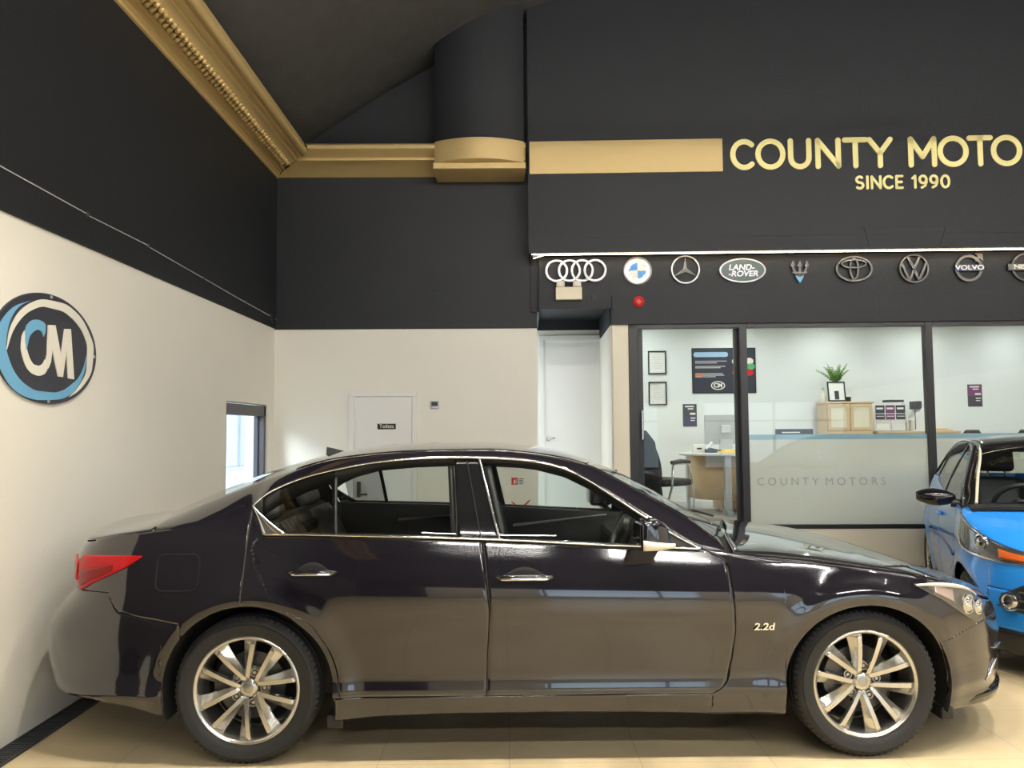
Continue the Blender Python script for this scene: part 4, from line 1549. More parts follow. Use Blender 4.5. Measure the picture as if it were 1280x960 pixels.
m = MB(); m.ellipsoid((.36, 0, 1.235), (.018, .11, .036)); m.tube([(.37, 0, 1.25), (.42, 0, 1.275)], .01, 8); m.build('rear_view_mirror', M['blackplastic'], car, smooth=60)
m = MB()
m.grid([[(Rp[i][0], Rp[i][1]*(1-2*t)*.98, Rp[i][2]-.045) for t in np.linspace(0, 1, 6)] for i in range(54, 106, 3)])
m.build('headlining', M['blackplastic'], car, solid=-.01, smooth=60)
# ------------------------------------------------------------------ wall lettering
def arcpts(cx, cz, rx, rz, a0, a1, n=28):
    return [(cx+rx*math.cos(math.radians(a0+(a1-a0)*k/n)), cz+rz*math.sin(math.radians(a0+(a1-a0)*k/n))) for k in range(n+1)]
GLYPH = {   # strokes in a box of height 1, with the width of the box
    'C': (.78, [arcpts(.42, .5, .36, .42, 48, 312)]),
    'O': (.98, [arcpts(.48, .5, .41, .42, 0, 360, 44)]),
    'U': (.74, [[(.08, .92), (.08, .40)]+arcpts(.37, .38, .29, .30, 180, 360, 20)+[(.66, .40), (.66, .92)]]),
    'N': (.80, [[(.09, .08), (.09, .92)], [(.09, .92), (.71, .08)], [(.71, .08), (.71, .92)]]),
    'T': (.78, [[(.08, .92), (.70, .92)], [(.39, .92), (.39, .08)]]),
    'Y': (.80, [[(.08, .92), (.40, .48)], [(.72, .92), (.40, .48)], [(.40, .48), (.40, .08)]]),
    'M': (.90, [[(.10, .08), (.10, .92)], [(.10, .92), (.45, .34)], [(.45, .34), (.80, .92)], [(.80, .92), (.80, .08)]]),
    'R': (.72, [[(.10, .08), (.10, .92)], [(.10, .92), (.36, .92)]+arcpts(.36, .70, .24, .22, 90, -90, 14)+[(.10, .48)], [(.34, .48), (.62, .08)]]),
    'S': (.66, [arcpts(.33, .71, .22, .21, 40, 270, 18)+arcpts(.33, .29, .24, .21, 90, -140, 18)]),
    'I': (.26, [[(.13, .08), (.13, .92)]]),
    'E': (.62, [[(.10, .08), (.10, .92)], [(.10, .92), (.52, .92)], [(.10, .5), (.46, .5)], [(.10, .08), (.52, .08)]]),
    '1': (.42, [[(.10, .76), (.28, .92)], [(.28, .92), (.28, .08)]]),
    '9': (.68, [arcpts(.33, .66, .24, .26, 0, 360, 28), [(.57, .66), (.56, .45), (.46, .20), (.24, .08)]]),
    '0': (.74, [arcpts(.37, .5, .27, .42, 0, 360, 36)]),
    ' ': (.35, []),
}
def ribbon(mb, pts, r, d0, d1, mi=0):
    """flat stroke with round ends, standing off the wall from d1 to d0"""
    P = [Vector((x, z)) for x, z in pts]
    closed = (P[0]-P[-1]).length < 1e-6
    L, R_ = [], []
    n = len(P)
    for i, p in enumerate(P):
        if closed:
            t = P[(i+1) % (n-1)]-P[(i-1) % (n-1)]
        else:
            t = P[min(i+1, n-1)]-P[max(i-1, 0)]
        t.normalize()
        q = Vector((-t.y, t.x))*r
        L.append((p+q).to_tuple()); R_.append((p-q).to_tuple())
    if closed:
        mb.ring(L[:-1], R_[:-1], d0, d1, mi)
        return
    t0 = (P[0]-P[1]).normalized(); t1 = (P[-1]-P[-2]).normalized()
    def cap(p, t, n=8):
        a = math.atan2(t.y, t.x)
        return [(p.x+r*math.cos(a-PI/2+PI*k/n), p.y+r*math.sin(a-PI/2+PI*k/n)) for k in range(1, n)]
    # quads along the stroke keep the polygon simple
    for i in range(n-1):
        mb.prism([L[i], L[i+1], R_[i+1], R_[i]], d0, d1, mi)
    for p, t, a, b2 in ((P[0], t0, L[0], R_[0]), (P[-1], t1, R_[-1], L[-1])):
        c = cap(p, t)
        mb.prism([a]+[(x, z) for x, z in c][::1 if (Vector(c[0])-Vector(a)).length < (Vector(c[-1])-Vector(a)).length else -1]+[b2], d0, d1, mi)

def lettering(text_x, z0, h, r, depth, label, cat, mt, slope=0.):
    e = tag(empty('sign_lettering', BP(0, 0, 0), -BA), label, cat)
    for ch, x, wdt in text_x:
        gw, st = GLYPH[ch]
        m = MB()
        for s_ in st:
            ribbon(m, [(x+px*wdt/gw, z0+slope*(x-2)+pz*h) for px, pz in s_], r, -depth, -.001)
        m.build('letter', mt, e)
    return e
big = [('C', 2.099, .25), ('O', 2.352, .30), ('U', 2.678, .235), ('N', 2.948, .265), ('T', 3.225, .262), ('Y', 3.472, .262), ('M', 3.878, .30), ('O', 4.182, .31), ('T', 4.474, .262), ('O', 4.715, .31), ('R', 5.06, .26), ('S', 5.32, .25)]
lettering(big, 4.146, .32, .0265, .012, 'large pale gold capital letters on the black wall right of the gold band', 'sign', M['goldlet'])
sm_, x = [], 3.345
k_ = .966/sum(GLYPH[c][0]+.10 for c in 'SINCE 1990')
for c in 'SINCE 1990':
    sm_.append((c, x, GLYPH[c][0]*k_)); x += (GLYPH[c][0]+.10)*k_
lettering(sm_, 3.928, .142, .0125, .008, 'small pale gold line of letters and year under the large gold lettering', 'sign', M['goldlet'])

# ------------------------------------------------------------------ emblems on the board
def emblem(u, z, label, d=.2):
    return tag(empty('emblem', BP(u, d, z), -BA), label, 'emblem', 'emblems in a row under the light strip')
def ringtube(mb, R, r, n=56, mi=0, rx=None, cx=0, cz=0, y=-.02, k=8, sy=1.):
    rx = rx or R
    mb.tube([(cx+rx*math.cos(2*PI*i/n), y, cz+R*math.sin(2*PI*i/n)) for i in range(n)], r, k, mi, closed=True)
SA, DIM = M['satin'], M['gunmetal']  # right-hand emblems get darker metal: their weaker light is put into the colour
# four rings
e = emblem(.516, 3.168, 'silver emblem of four interlocking rings, leftmost of the row, above the beige lamp unit')
for k in range(4):
    m = MB(); cx = -.2+.1333*k
    m.ring(circ(.1215, 56, cx), circ(.094, 56, cx), -.034-.002*(k % 2), -.012)
    m.build('ring', SA, e, bevel=.005, smooth=40)
# blue and white roundel
e = emblem(1.157, 3.160, 'round silver emblem with blue and white quarters')
m = MB(); T = Matrix.Rotation(PI/2, 4, 'X'); m.lathe([(0, .004), (.150, .004), (.150, .016), (.142, .026), (.134, .024), (.128, .018), (0, .018)], 56, T=T); m.build('disc', SA, e, smooth=35)
m = MB(); m.ring(circ(.093, 56), circ(.085, 56), -.025, -.016); m.build('inner_ring', M['chrome'], e)
for q in range(4):
    m = MB()
    m.prism([(0, 0)]+[(.085*math.cos(PI/2*q+PI/2*k/12), .085*math.sin(PI/2*q+PI/2*k/12)) for k in range(13)], -.022, -.016)
    m.build('quarter', M['offwhite'] if q % 2 == 0 else M['bmwblue'], e)
for ch, a in zip('BMW', (128, 90, 52)):
    m = MB(); T = Matrix.Translation((.112*math.cos(math.radians(a)), -.018, .112*math.sin(math.radians(a)))) @ Matrix.Rotation(math.radians(90-a), 4, 'Y')
    add_text(m, ch, .045, depth=.004, bold=.001, T=T); m.build('letter', M['offwhite'], e)
# three-pointed star
e = emblem(1.652, 3.166, 'silver three-pointed star in a ring')
m = MB(); m.ring(circ(.151, 64), circ(.132, 64), -.030, -.008); m.build('ring', SA, e, bevel=.005, smooth=40)
m = MB()
for k in range(3):
    a = PI/2+2*PI*k/3
    tip = (.136*math.cos(a), -.016, .136*math.sin(a))
    l = (.024*math.cos(a+PI/3), -.014, .024*math.sin(a+PI/3)); r_ = (.024*math.cos(a-PI/3), -.014, .024*math.sin(a-PI/3))
    m.add([(0, -.034, 0), tip, l, r_, (0, -.008, 0), ], [(0, 1, 2), (0, 3, 1), (4, 2, 1), (4, 1, 3)])
m.build('star', SA, e)
# green oval
e = emblem(2.240, 3.150, 'dark green oval emblem with a silver rim and two lines of letters')
ov = lambda rx, rz: circ(rx, 64, rz=rz)
m = MB(); m.prism(ov(.236, .125), -.022, -.004); m.build('plate', M['lrgreen'], e)
m = MB(); m.ring(ov(.240, .129), ov(.222, .112), -.030, -.004); m.build('rim', SA, e, bevel=.004, smooth=40)
for t_, z_, x_ in (('LAND-', .030, -.012), ('-ROVER', -.036, .004)):
    m = MB(); add_text(m, t_, .082, x_, z_, -.022, depth=.005, italic=.18, bold=.0015, sx=1.08); m.build('letters', SA, e)
# trident
e = emblem(2.823, 3.128, 'small trident emblem with a blue foot, smallest of the row')
m = MB()
for s in (-1, 0, 1):
    x0 = .072*s
    m.prism([(x0*.62-.014, -.02), (x0*.62+.014, -.02), (x0+.009, .055), (x0+.024, .06), (x0+.006*1, .118), (x0-.024, .06), (x0-.009, .055)], -.034, -.012)
m.tube([(-.052, -.022, .0), (-.03, -.022, -.035), (0, -.022, -.045), (.03, -.022, -.035), (.052, -.022, 0)], .012, 8)
m.box(-.075, .075, -.032, -.012, -.018, .0)
m.build('trident', DIM, e, smooth=30)
m = MB(); m.prism([(-.045, -.03), (.045, -.03), (.035, -.065), (0, -.12), (-.035, -.065)], -.03, -.012); m.build('foot', M['paleblue'], e, bevel=.003)
# oval of ellipses
e = emblem(3.380, 3.152, 'wide oval dimmed silver emblem made of three crossing ellipses')
for nm, rx, rz, cz, w_ in (('outer_ellipse', .192, .138, 0, .026), ('wide_ellipse', .135, .052, .052, .022), ('tall_ellipse', .052, .118, 0, .022)):
    m = MB(); m.ring(circ(rx, 60, 0, cz, rz), circ(rx-w_, 60, 0, cz, rz-w_), -.034, -.006); m.build(nm, DIM, e, bevel=.005, smooth=40)
# V over W
e = emblem(3.990, 3.148, 'round dimmed silver emblem of a V standing over a W')
m = MB(); m.ring(circ(.152, 60), circ(.132, 60), -.034, -.006); m.build('ring', DIM, e, bevel=.004, smooth=40)
m = MB()
def bar(p, q, w_=.012):
    ribbon(m, [p, q], w_, -.030, -.008)
bar((-.060, .122), (0, -.002)); bar((.060, .122), (0, -.002)); bar((-.124, .055), (-.048, -.122)); bar((-.048, -.122), (0, -.010)); bar((0, -.010), (.048, -.122)); bar((.048, -.122), (.124, .055))
m.build('letters', DIM, e)
# ring with an arrow and a name bar
e = emblem(4.548, 3.145, 'round dimmed silver emblem with an arrow at upper right and a blue name bar')
m = MB(); m.ring(circ(.143, 60), circ(.108, 60), -.030, -.006); m.build('ring', DIM, e, bevel=.005, smooth=40)
m = MB(); ribbon(m, [(.075, .085), (.125, .135)], .018, -.028, -.008); m.prism([(.145, .155), (.055, .155), (.082, .128), (.118, .092), (.145, .065)], -.030, -.008); m.build('arrow', DIM, e, bevel=.003)
m = MB(); m.box(-.145, .145, -.040, -.006, -.030, .034); nb = m.build('name_bar', mat('deep_blue_enamel', (.045, .06, .16), .35), e, bevel=.004)
m = MB(); add_text(m, 'VOLVO', .068, 0, .002, -.040, depth=.004, bold=.0012, sx=1.28); m.build('letters', M['offwhite'], nb)
# ring with a bar, cut by the edge of the photo
e = emblem(5.130, 3.150, 'round dimmed silver emblem with a name bar across it, rightmost of the row')
m = MB(); m.ring(circ(.152, 60), circ(.128, 60), -.030, -.006); m.build('ring', DIM, e, bevel=.005, smooth=40)
m = MB(); m.box(-.19, .19, -.036, -.006, -.034, .034); nb = m.build('name_bar', DIM, e, bevel=.004)
m = MB(); add_text(m, 'NISSAN', .066, 0, 0, -.036, depth=.004, bold=.0012, sx=1.22); m.build('letters', M['offwhite'], nb)

# warm light strip along the lower edge of the bulkhead
m = MB(); m.tube([(.20, .03, 3.306), (9.3, .03, 3.302)], .0065, 6); m.tube([(.075, .19, 3.304), (.20, .03, 3.304)], .003, 6); m.tube([(.06, .02, 3.308), (.20, .03, 3.306)], .0035, 6)
tag(m.build('light_strip', M['led'], loc=BP(0, 0), rotz=-BA), 'thin glowing warm light strip running above the row of emblems', 'lamp')
# twin emergency lamp
e = tag(empty('emergency_light', BP(.440, .2, 2.935), -BA), 'beige twin-headed emergency lamp unit under the four silver rings', 'lamp')
m = MB(); m.box(-.135, .135, -.07, 0, -.075, .055); m.build('box', M['beige'], e, bevel=.006)
for x_ in (-.085, .085):
    m = MB(); m.box(x_-.042, x_+.042, -.085, -.005, .055, .115); hd = m.build('lamp_head', M['beige'], e, bevel=.008)
    m = MB(); T = Matrix.Translation((x_, -.085, .087)) @ Matrix.Rotation(PI/2, 4, 'X'); m.lathe([(0, .004), (.022, .003), (.024, 0)], 20, T=T); m.build('lamp_lens', M['paper'], hd, smooth=50)
# red sounder
e = tag(empty('alarm_sounder', BP(1.160, .165, 2.832), -BA), 'round red alarm sounder on the black board above the office', 'alarm')
m = MB(); T = Matrix.Rotation(PI/2, 4, 'X'); m.lathe([(0, .03), (.025, .03), (.03, .034), (.036, .03), (.042, .034), (.05, .022), (.058, .018), (.060, 0)], 36, T=T); m.build('housing', M['red'], e, smooth=30)
m = MB(); m.box(-.02, .02, -.038, -.03, -.006, .006); m.box(-.006, .006, -.038, -.03, -.02, .02); m.build('grille', mat('faded_red_plastic', (.62, .16, .14), .4), e)
# small socket by the lamp
m = MB(); m.box(-.022, .022, -.018, 0, -.025, .025); m.box(-.008, .008, -.024, -.018, -.01, .012)
tag(m.build('wall_socket', M['blackplastic'], loc=BP(.70, .2, 2.885), rotz=-BA, bevel=.003), 'small dark socket on the black board right of the beige emergency lamp', 'socket')

# ------------------------------------------------------------------ back bay things
e = tag(empty('thermostat', (-.760, YB, 1.784)), 'small square grey control panel on the white wall right of the toilet door', 'control panel')
m = MB(); m.box(-.045, .045, -.018, 0, -.042, .042); m.build('plate', M['satin'], e, bevel=.004)
m = MB(); m.box(-.032, .032, -.021, -.018, -.012, .03); m.build('display', M['navy'], e)
m = MB(); m.box(-.03, .03, -.021, -.018, -.032, -.02); m.build('button_row', M['paper'], e)
e = tag(empty('safety_sign', (.106, YB, .983)), 'small red and white fire extinguisher sign on the white wall', 'sign')
m = MB(); m.box(-.072, .072, -.004, 0, -.040, .040); m.build('panel', M['offwhite'], e)
m = MB(); m.box(-.068, -.002, -.006, -.004, -.036, .036); m.build('red_field', M['red'], e)
m = MB(); rbox(m, -.045, -.026, -.026, .010, .006, -.008, -.006); m.box(-.040, -.031, -.008, -.006, .010, .018); m.box(-.020, -.014, -.008, -.006, -.02, .022); m.build('pictogram', M['offwhite'], e)
m = MB()
for k in range(4):
    m.box(.008, .062-.01*(k % 2), -.0055, -.004, .020-.017*k, .028-.017*k)
m.build('print_lines', M['gunmetal'], e)
e = tag(empty('fire_extinguisher', (.126, 7.90, 0)), 'red fire extinguisher standing against the white wall under its sign', 'fire extinguisher')
e.scale = (1, 1, 1.09)
m = MB(); m.lathe([(0, .0), (.075, 0), (.082, .012), (.082, .46), (.070, .53), (.035, .575), (.028, .60), (0, .60)], 36); m.build('body', M['extred'], e, smooth=40)
m = MB(); m.box(-.022, .022, -.022, .022, .60, .65); m.build('valve', M['gunmetal'], e, bevel=.004)
m = MB()
m.tube([(-.02, 0, .655), (.05, 0, .69), (.10, 0, .735)], [.010, .009, .006], 8); m.tube([(-.02, 0, .645), (-.06, 0, .70), (-.09, 0, .72)], [.009, .008, .005], 8); m.tube([(0, 0, .65), (.06, 0, .655), (.11, 0, .645)], [.01, .009, .006], 8)
m.build('lever', M['red'], e, smooth=50)
m = MB(); m.tube([(-.02, 0, .63), (-.10, -.01, .655), (-.14, -.02, .60), (-.12, -.03, .42), (-.095, -.03, .18)], .011, 8); m.build('hose', M['blackplastic'], e, smooth=60)
# cable clipped along the black part of the left wall
cab = empty('wall_cable', (XL+.012, 0, 0))
tag(cab, 'thin pale cable clipped along the black upper part of the left wall', 'cable')
pts = [(0.004, 2.0, 2.82), (.004, 3.65, 2.797), (.004, 4.38, 2.782), (.004, 4.40, 2.776), (.004, 5.13, 2.780), (.004, 5.16, 2.772), (.004, 6.2, 2.742), (.004, 6.9, 2.72), (.004, 8.03, 2.694)]
m = MB(); m.tube(pts, .0032, 6); m.build('cable_run', M['cable'], cab, smooth=60)
for y_, z_ in ((4.39, 2.779), (5.145, 2.776), (6.1, 2.745), (7.1, 2.715)):
    m = MB(); m.box(0, .014, y_-.012, y_+.012, z_-.012, z_+.012); m.build('clip', M['winframe'], cab, bevel=.003)
m = MB(); m.lathe([(0, .03), (.04, .03), (.05, .02), (.05, 0)], 24, T=Matrix.Rotation(PI/2, 4, 'Y'))
tag(m.build('junction_box', M['black'], loc=(XL+.012, 7.86, 2.68), smooth=40), 'small round black junction box on the black left wall next to the corner', 'junction box')
m = MB(); m.box(-.05, .05, -.012, 0, -.04, .04); m.box(-.03, .03, -.018, -.012, -.02, .02)
tag(m.build('blanking_plate', M['black'], loc=(-.76, YB-.012, 2.93), bevel=.004), 'black blanking plate on the black wall of the back bay', 'plate')

# ------------------------------------------------------------------ round sign on the left wall
e = tag(empty('round_sign', (XL, 4.075, 1.963), PI/2), 'large round dark sign with a blue and a cream crescent on the white left wall', 'sign')
m = MB(); m.prism([(.004+.457*math.cos(2*PI*k/96), .2915*math.sin(2*PI*k/96)) for k in range(96)], -.012, 0); m.build('panel', M['navy'], e)
def shape2(name, O, I, d, mt):
    """flat curved shape between two traced edges"""
    o = dense_par([(x, 0, z) for x, z in O], 80); q = dense_par([(x, 0, z) for x, z in I], 80)
    m = MB()
    vs = [(p[0], -d, p[2]) for p in o]+[(p[0], -d, p[2]) for p in q]+[(p[0], -.011, p[2]) for p in o]+[(p[0], -.011, p[2]) for p in q]
    fs = []
    for k in range(79):
        fs += [(k, k+1, 81+k, 80+k), (160+k, 240+k, 241+k, 161+k), (k, 160+k, 161+k, k+1), (80+k, 81+k, 241+k, 240+k)]
    m.add(vs, fs)
    return m.build(name, mt, e)
BLUE_O = [(-0.181, 0.228), (-0.298, 0.183), (-0.388, 0.108), (-0.435, 0.036), (-0.446, -0.025), (-0.423, -0.094), (-0.378, -0.157), (-0.316, -0.213), (-0.227, -0.255), (-0.093, -0.274), (0.083, -0.265), (0.2, -0.233), (0.296, -0.157), (0.344, -0.068), (0.354, -0.002)]
BLUE_I = [(-0.181, 0.228), (-0.259, 0.19), (-0.315, 0.137), (-0.349, 0.065), (-0.36, -0.016), (-0.332, -0.086), (-0.281, -0.15), (-0.2, -0.2), (-0.096, -0.227), (0.036, -0.229), (0.127, -0.213), (0.21, -0.176), (0.275, -0.137), (0.326, -0.072), (0.354, -0.002)]
CREAM_O = [(-0.353, -0.039), (-0.339, 0.048), (-0.295, 0.128), (-0.2, 0.206), (-0.055, 0.256), (0.104, 0.262), (0.253, 0.223), (0.36, 0.144), (0.424, 0.042), (0.411, -0.077), (0.323, -0.177), (0.261, -0.216), (0.189, -0.247)]
CREAM_I = [(-0.353, -0.039), (-0.319, 0.044), (-0.265, 0.114), (-0.178, 0.177), (-0.053, 0.217), (0.083, 0.218), (0.217, 0.182), (0.309, 0.123), (0.36, 0.035), (0.358, -0.081), (0.302, -0.164), (0.253, -0.205), (0.189, -0.247)]
CLOW_O = [(-0.223, 0.069), (-0.241, 0.035), (-0.245, -0.016), (-0.226, -0.07), (-0.184, -0.123), (-0.142, -0.143), (-0.095, -0.149), (-0.046, -0.136), (-0.015, -0.104)]
CLOW_I = [(-0.213, 0.064), (-0.21, 0.039), (-0.204, 0.002), (-0.188, -0.041), (-0.161, -0.077), (-0.134, -0.094), (-0.098, -0.097), (-0.064, -0.085), (-0.044, -0.06)]
CUP_O = [(-0.203, -0.026), (-0.217, 0.025), (-0.219, 0.057), (-0.205, 0.097), (-0.155, 0.133), (-0.114, 0.14), (-0.082, 0.137), (-0.048, 0.118), (-0.051, 0.085)]
CUP_I = [(-0.203, -0.026), (-0.194, 0.003), (-0.187, 0.031), (-0.172, 0.056), (-0.142, 0.078), (-0.122, 0.086), (-0.101, 0.089), (-0.081, 0.083), (-0.063, 0.059)]
MP = [(-0.026, 0.125), (0.036, 0.132), (0.097, -0.026), (0.125, 0.124), (0.182, 0.131), (0.228, -0.146), (0.172, -0.145), (0.149, 0.013), (0.119, -0.141), (0.075, -0.141), (0.015, -0.001), (0.005, -0.069), (-0.015, -0.104), (-0.047, -0.089), (-0.028, -0.032)]

shape2('blue_crescent', BLUE_O, BLUE_I, .0150, M['paleblue'])
shape2('cream_crescent', CREAM_O, CREAM_I, .0165, M['offwhite'])
shape2('letter_lower', CLOW_O, CLOW_I, .0155, M['offwhite'])
shape2('letter_upper', CUP_O, CUP_I, .0170, M['paleblue'])
m = MB(); m.prism(MP, -.0180, -.012); m.build('letter', M['offwhite'], e)
m = MB()
for a in (PI/2, 0, -PI/2, PI):
    T = Matrix.Translation((.435*math.cos(a), -.012, .278*math.sin(a))) @ Matrix.Rotation(PI/2, 4, 'X')
    m.lathe([(0, .006), (.008, .005), (.010, 0)], 12, T=T)
m.build('screw', M['satin'], e, smooth=40)

# ------------------------------------------------------------------ inside the office
def on_back(u, z, d=3.3):
    return BP(u, d, z)
for z0_, z1_, lab in ((2.30, 2.635, 'upper of two small black-framed certificates on the office wall'), (1.855, 2.19, 'lower of two small black-framed certificates on the office wall')):
    e = tag(empty('picture_frame', on_back(1.85, (z0_+z1_)/2), -BA), lab, 'picture frame', 'framed certificates on the office wall')
    h_ = (z1_-z0_)/2; w_ = .13
    m = MB()
    m.ring([(-w_, -h_), (w_, -h_), (w_, h_), (-w_, h_)], [(-w_+.018, -h_+.018), (w_-.018, -h_+.018), (w_-.018, h_-.018), (-w_+.018, h_-.018)], -.022, 0)
    m.build('frame', M['blackplastic'], e)
    m = MB(); m.box(-w_+.018, w_-.018, -.008, 0, -h_+.018, h_-.018); pp = m.build('certificate', M['paper'], e)
    m = MB()
    for k in range(7):
        ww = .07 if k % 3 else .045
        m.box(-ww, ww, -.0095, -.008, h_-.06-.032*k, h_-.052-.032*k)
    m.build('print_lines', M['greyboard'], pp)
# large dark poster
e = tag(empty('poster', on_back(2.80, 2.345), -BA), 'large dark landscape poster with coloured discs and a white oval logo on the office wall', 'poster')
m = MB(); m.box(-.455, .455, -.012, 0, -.325, .325); m.build('frame', M['blackplastic'], e, bevel=.003)
m = MB(); m.box(-.44, .44, -.014, -.012, -.31, .31); m.build('sheet', M['navy'], e)
m = MB(); rbox(m, -.43, .06, .195, .265, .03, -.017, -.014); m.build('title_bar', mat('pale_blue_print', (.35, .52, .72), .5), e)
m = MB()
for k, (z_, x1_) in enumerate(((.13, .04), (.105, -.1), (.055, .02), (.035, -.05), (-.05, -.02), (-.072, .0), (-.094, -.12))):
    m.box(-.41, x1_, -.0155, -.014, z_, z_+.010)
m.build('print_lines', M['greyboard'], e)
m = MB(); m.box(-.41, -.31, -.0165, -.014, -.085, -.035); m.build('photo_patch', mat('orange_print', (.55, .18, .07), .5), e)
for x_, z_, c_ in ((.175, .13, 'offwhite'), (.36, .13, 'offwhite'), (.23, .055, 'greenlbl'), (.38, .055, 'greenlbl'), (.18, -.03, 'red'), (.36, -.03, 'red')):
    m = MB(); m.prism(circ(.06, 28, x_, z_, .048), -.0165, -.014); m.build('disc_print', M[c_], e)
m = MB(); m.ring(circ(.10, 48, -.09, -.215, .062), circ(.086, 48, -.09, -.215, .05), -.016, -.014); add_text(m, 'CM', .085, -.09, -.215, -.014, depth=.002, bold=.003); m.build('oval_logo', M['offwhite'], e)
m = MB(); add_text(m, 'THE FINANCE GUIDE' if False else '. . . . . . . .', .03, .27, -.2, -.014, depth=.001); m.build('fine_print', M['greyboard'], e)
def small_poster(u, z, w_, h_, lab, top, bot):
    e = tag(empty('leaflet', on_back(u, z), -BA), lab, 'poster')
    m = MB(); m.box(-w_, w_, -.006, 0, -h_, h_); m.build('sheet', bot, e)
    m = MB(); m.box(-w_*.96, w_*.96, -.008, -.006, -h_*.05, h_*.94); m.build('upper_field', top, e)
    m = MB()
    m.box(-w_*.7, w_*.6, -.0095, -.008, h_*.72, h_*.84); m.box(-w_*.3, w_*.5, -.0095, -.008, h_*.52, h_*.62); m.box(0, w_*.8, -.0095, -.008, h_*.05, h_*.22)
    m.box(w_*.1, w_*.8, -.0075, -.006, -h_*.30, -h_*.2); m.box(w_*.1, w_*.7, -.0075, -.006, -h_*.5, -h_*.42)
    m.build('print_lines', M['paper'], e)
small_poster(2.303, 1.708, .098, .16, 'small dark blue leaflet on the office wall below the large poster', M['navy'], mat('indigo_print', (.04, .04, .10), .5))
small_poster(6.327, 1.960, .10, .158, 'small purple and black leaflet on the office wall above the blue car', M['purple'], M['navy'])

# desk
OF = .48
dk = tag(empty('desk', BP(2.62, 2.0, OF), -BA), 'pale wood-panelled office desk with a rounded grey top and steel legs', 'desk')
m = MB()
top = [(-.62+.16*math.cos(t), -.28+.30*math.sin(t)) for t in np.linspace(PI, 1.5*PI, 8)]+[(.36, -.58), (.36, .42), (-.50, .42)]
m.add([(x, y, .715) for x, y in top]+[(x, y, .74) for x, y in top], [tuple(range(len(top)))[::-1], tuple(range(len(top), 2*len(top)))]+[(i, (i+1) % len(top), len(top)+(i+1) % len(top), len(top)+i) for i in range(len(top))])
m.build('desk_top', M['greyboard'], dk, bevel=.006)
m = MB(); pts = [(-.56, .36), (-.50, -.05), (-.30, -.22), (.0, -.30), (.34, -.30)]
m.grid([[(x, y, .16 if i > 1 else .22-.03*i), (x, y, .70)] for i, (x, y) in enumerate(dense([(p[0], p[1], 0) for p in pts], 20)[k][:2] for k in range(20))])
m.build('modesty_panel', M['wood'], dk, solid=.018, smooth=50)
m = MB(); m.box(-.27, -.19, -.46, -.38, .04, .715); m.box(-.27, -.19, -.55, -.30, 0, .06); m.build('leg', M['satin'], dk, bevel=.006)
m = MB(); m.box(.26, .34, -.46, -.38, .04, .715); m.box(.26, .34, -.55, .35, 0, .06); m.build('leg', M['satin'], dk, bevel=.006)
m = MB(); m.box(-.575, -.535, .28, .38, 0, .715); m.build('leg', M['satin'], dk, bevel=.006)
pd = tag(empty('pedestal', BP(2.62, 2.12, OF), -BA), 'low wooden drawer pedestal under the office desk', 'drawer unit')
m = MB(); m.box(-.24, .22, -.19, .22, .02, .50); m.build('carcass', M['wood'], pd, bevel=.004)
m = MB(); m.box(-.22, .20, -.205, -.19, .05, .26); m.build('drawer', M['wood'], pd, bevel=.003)
m = MB(); m.box(-.22, .20, -.205, -.19, .27, .48); m.build('drawer', M['wood'], pd, bevel=.003)
m = MB(); m.tube([(.26, 1.60, .46+OF), (.265, 1.60, .30+OF), (.24, 1.60, .22+OF), (.26, 1.58, .12+OF), (.22, 1.58, .06+OF)], .005, 6)
tag(m.build('power_cord', M['red'], loc=BP(2.245, 0, 0), rotz=-BA, smooth=60), 'thin red cord hanging down behind the desk leg', 'cord')
e = tag(empty('monitor', BP(2.49, 2.05, OF+.74), -BA), 'silver desktop computer seen from behind on the office desk', 'computer')
m = MB(); rbox(m, -.26, .26, .10, .47, .015, -.015, .02); m.build('back_shell', mat('silver_plastic', (.40, .40, .385), .4), e, bevel=.006)
m = MB(); m.box(-.06, .06, -.05, -.015, .24, .34); m.build('emblem_plate', M['greyboard'], e, bevel=.01)
m = MB(); m.prism([(-.09, 0), (.09, 0), (.075, .16), (-.075, .16)], -.04, -.02); m.box(-.10, .10, -.10, .09, 0, .008); m.build('stand', M['satin'], e, bevel=.003)
e = tag(empty('card_reader', BP(2.12, 1.92, OF+.74), -BA), 'small white box on the left end of the office desk', 'box')
m = MB(); m.box(-.07, .07, -.05, .05, 0, .10); m.build('body', M['paper'], e, bevel=.006)
m = MB(); m.box(-.03, .03, -.054, -.05, .04, .06); m.build('label_strip', M['blackplastic'], e)
e = tag(empty('telephone', BP(2.30, 1.84, OF+.74), -BA), 'desk telephone with a pale raised handset on the office desk', 'telephone')
m = MB(); m.prism([(-.10, 0), (.12, 0), (.12, .02), (-.06, .06), (-.10, .05)], -.08, .08); m.build('base', M['blackplastic'], e, bevel=.005)
m = MB(); m.tube([(-.10, -.02, .04), (-.06, -.02, .085), (-.03, -.02, .125)], [.022, .016, .022], 10); m.build('handset', M['paper'], e, smooth=50)
m = MB(); m.box(0, .34, 0, .22, 0, .022); m.box(.04, .30, .02, .19, .022, .045)
tag(m.build('notepad', M['yellow'], loc=BP(2.30, 1.48, OF+.74), rotz=-BA, bevel=.003), 'yellow notepad lying on the front edge of the desk', 'notepad')

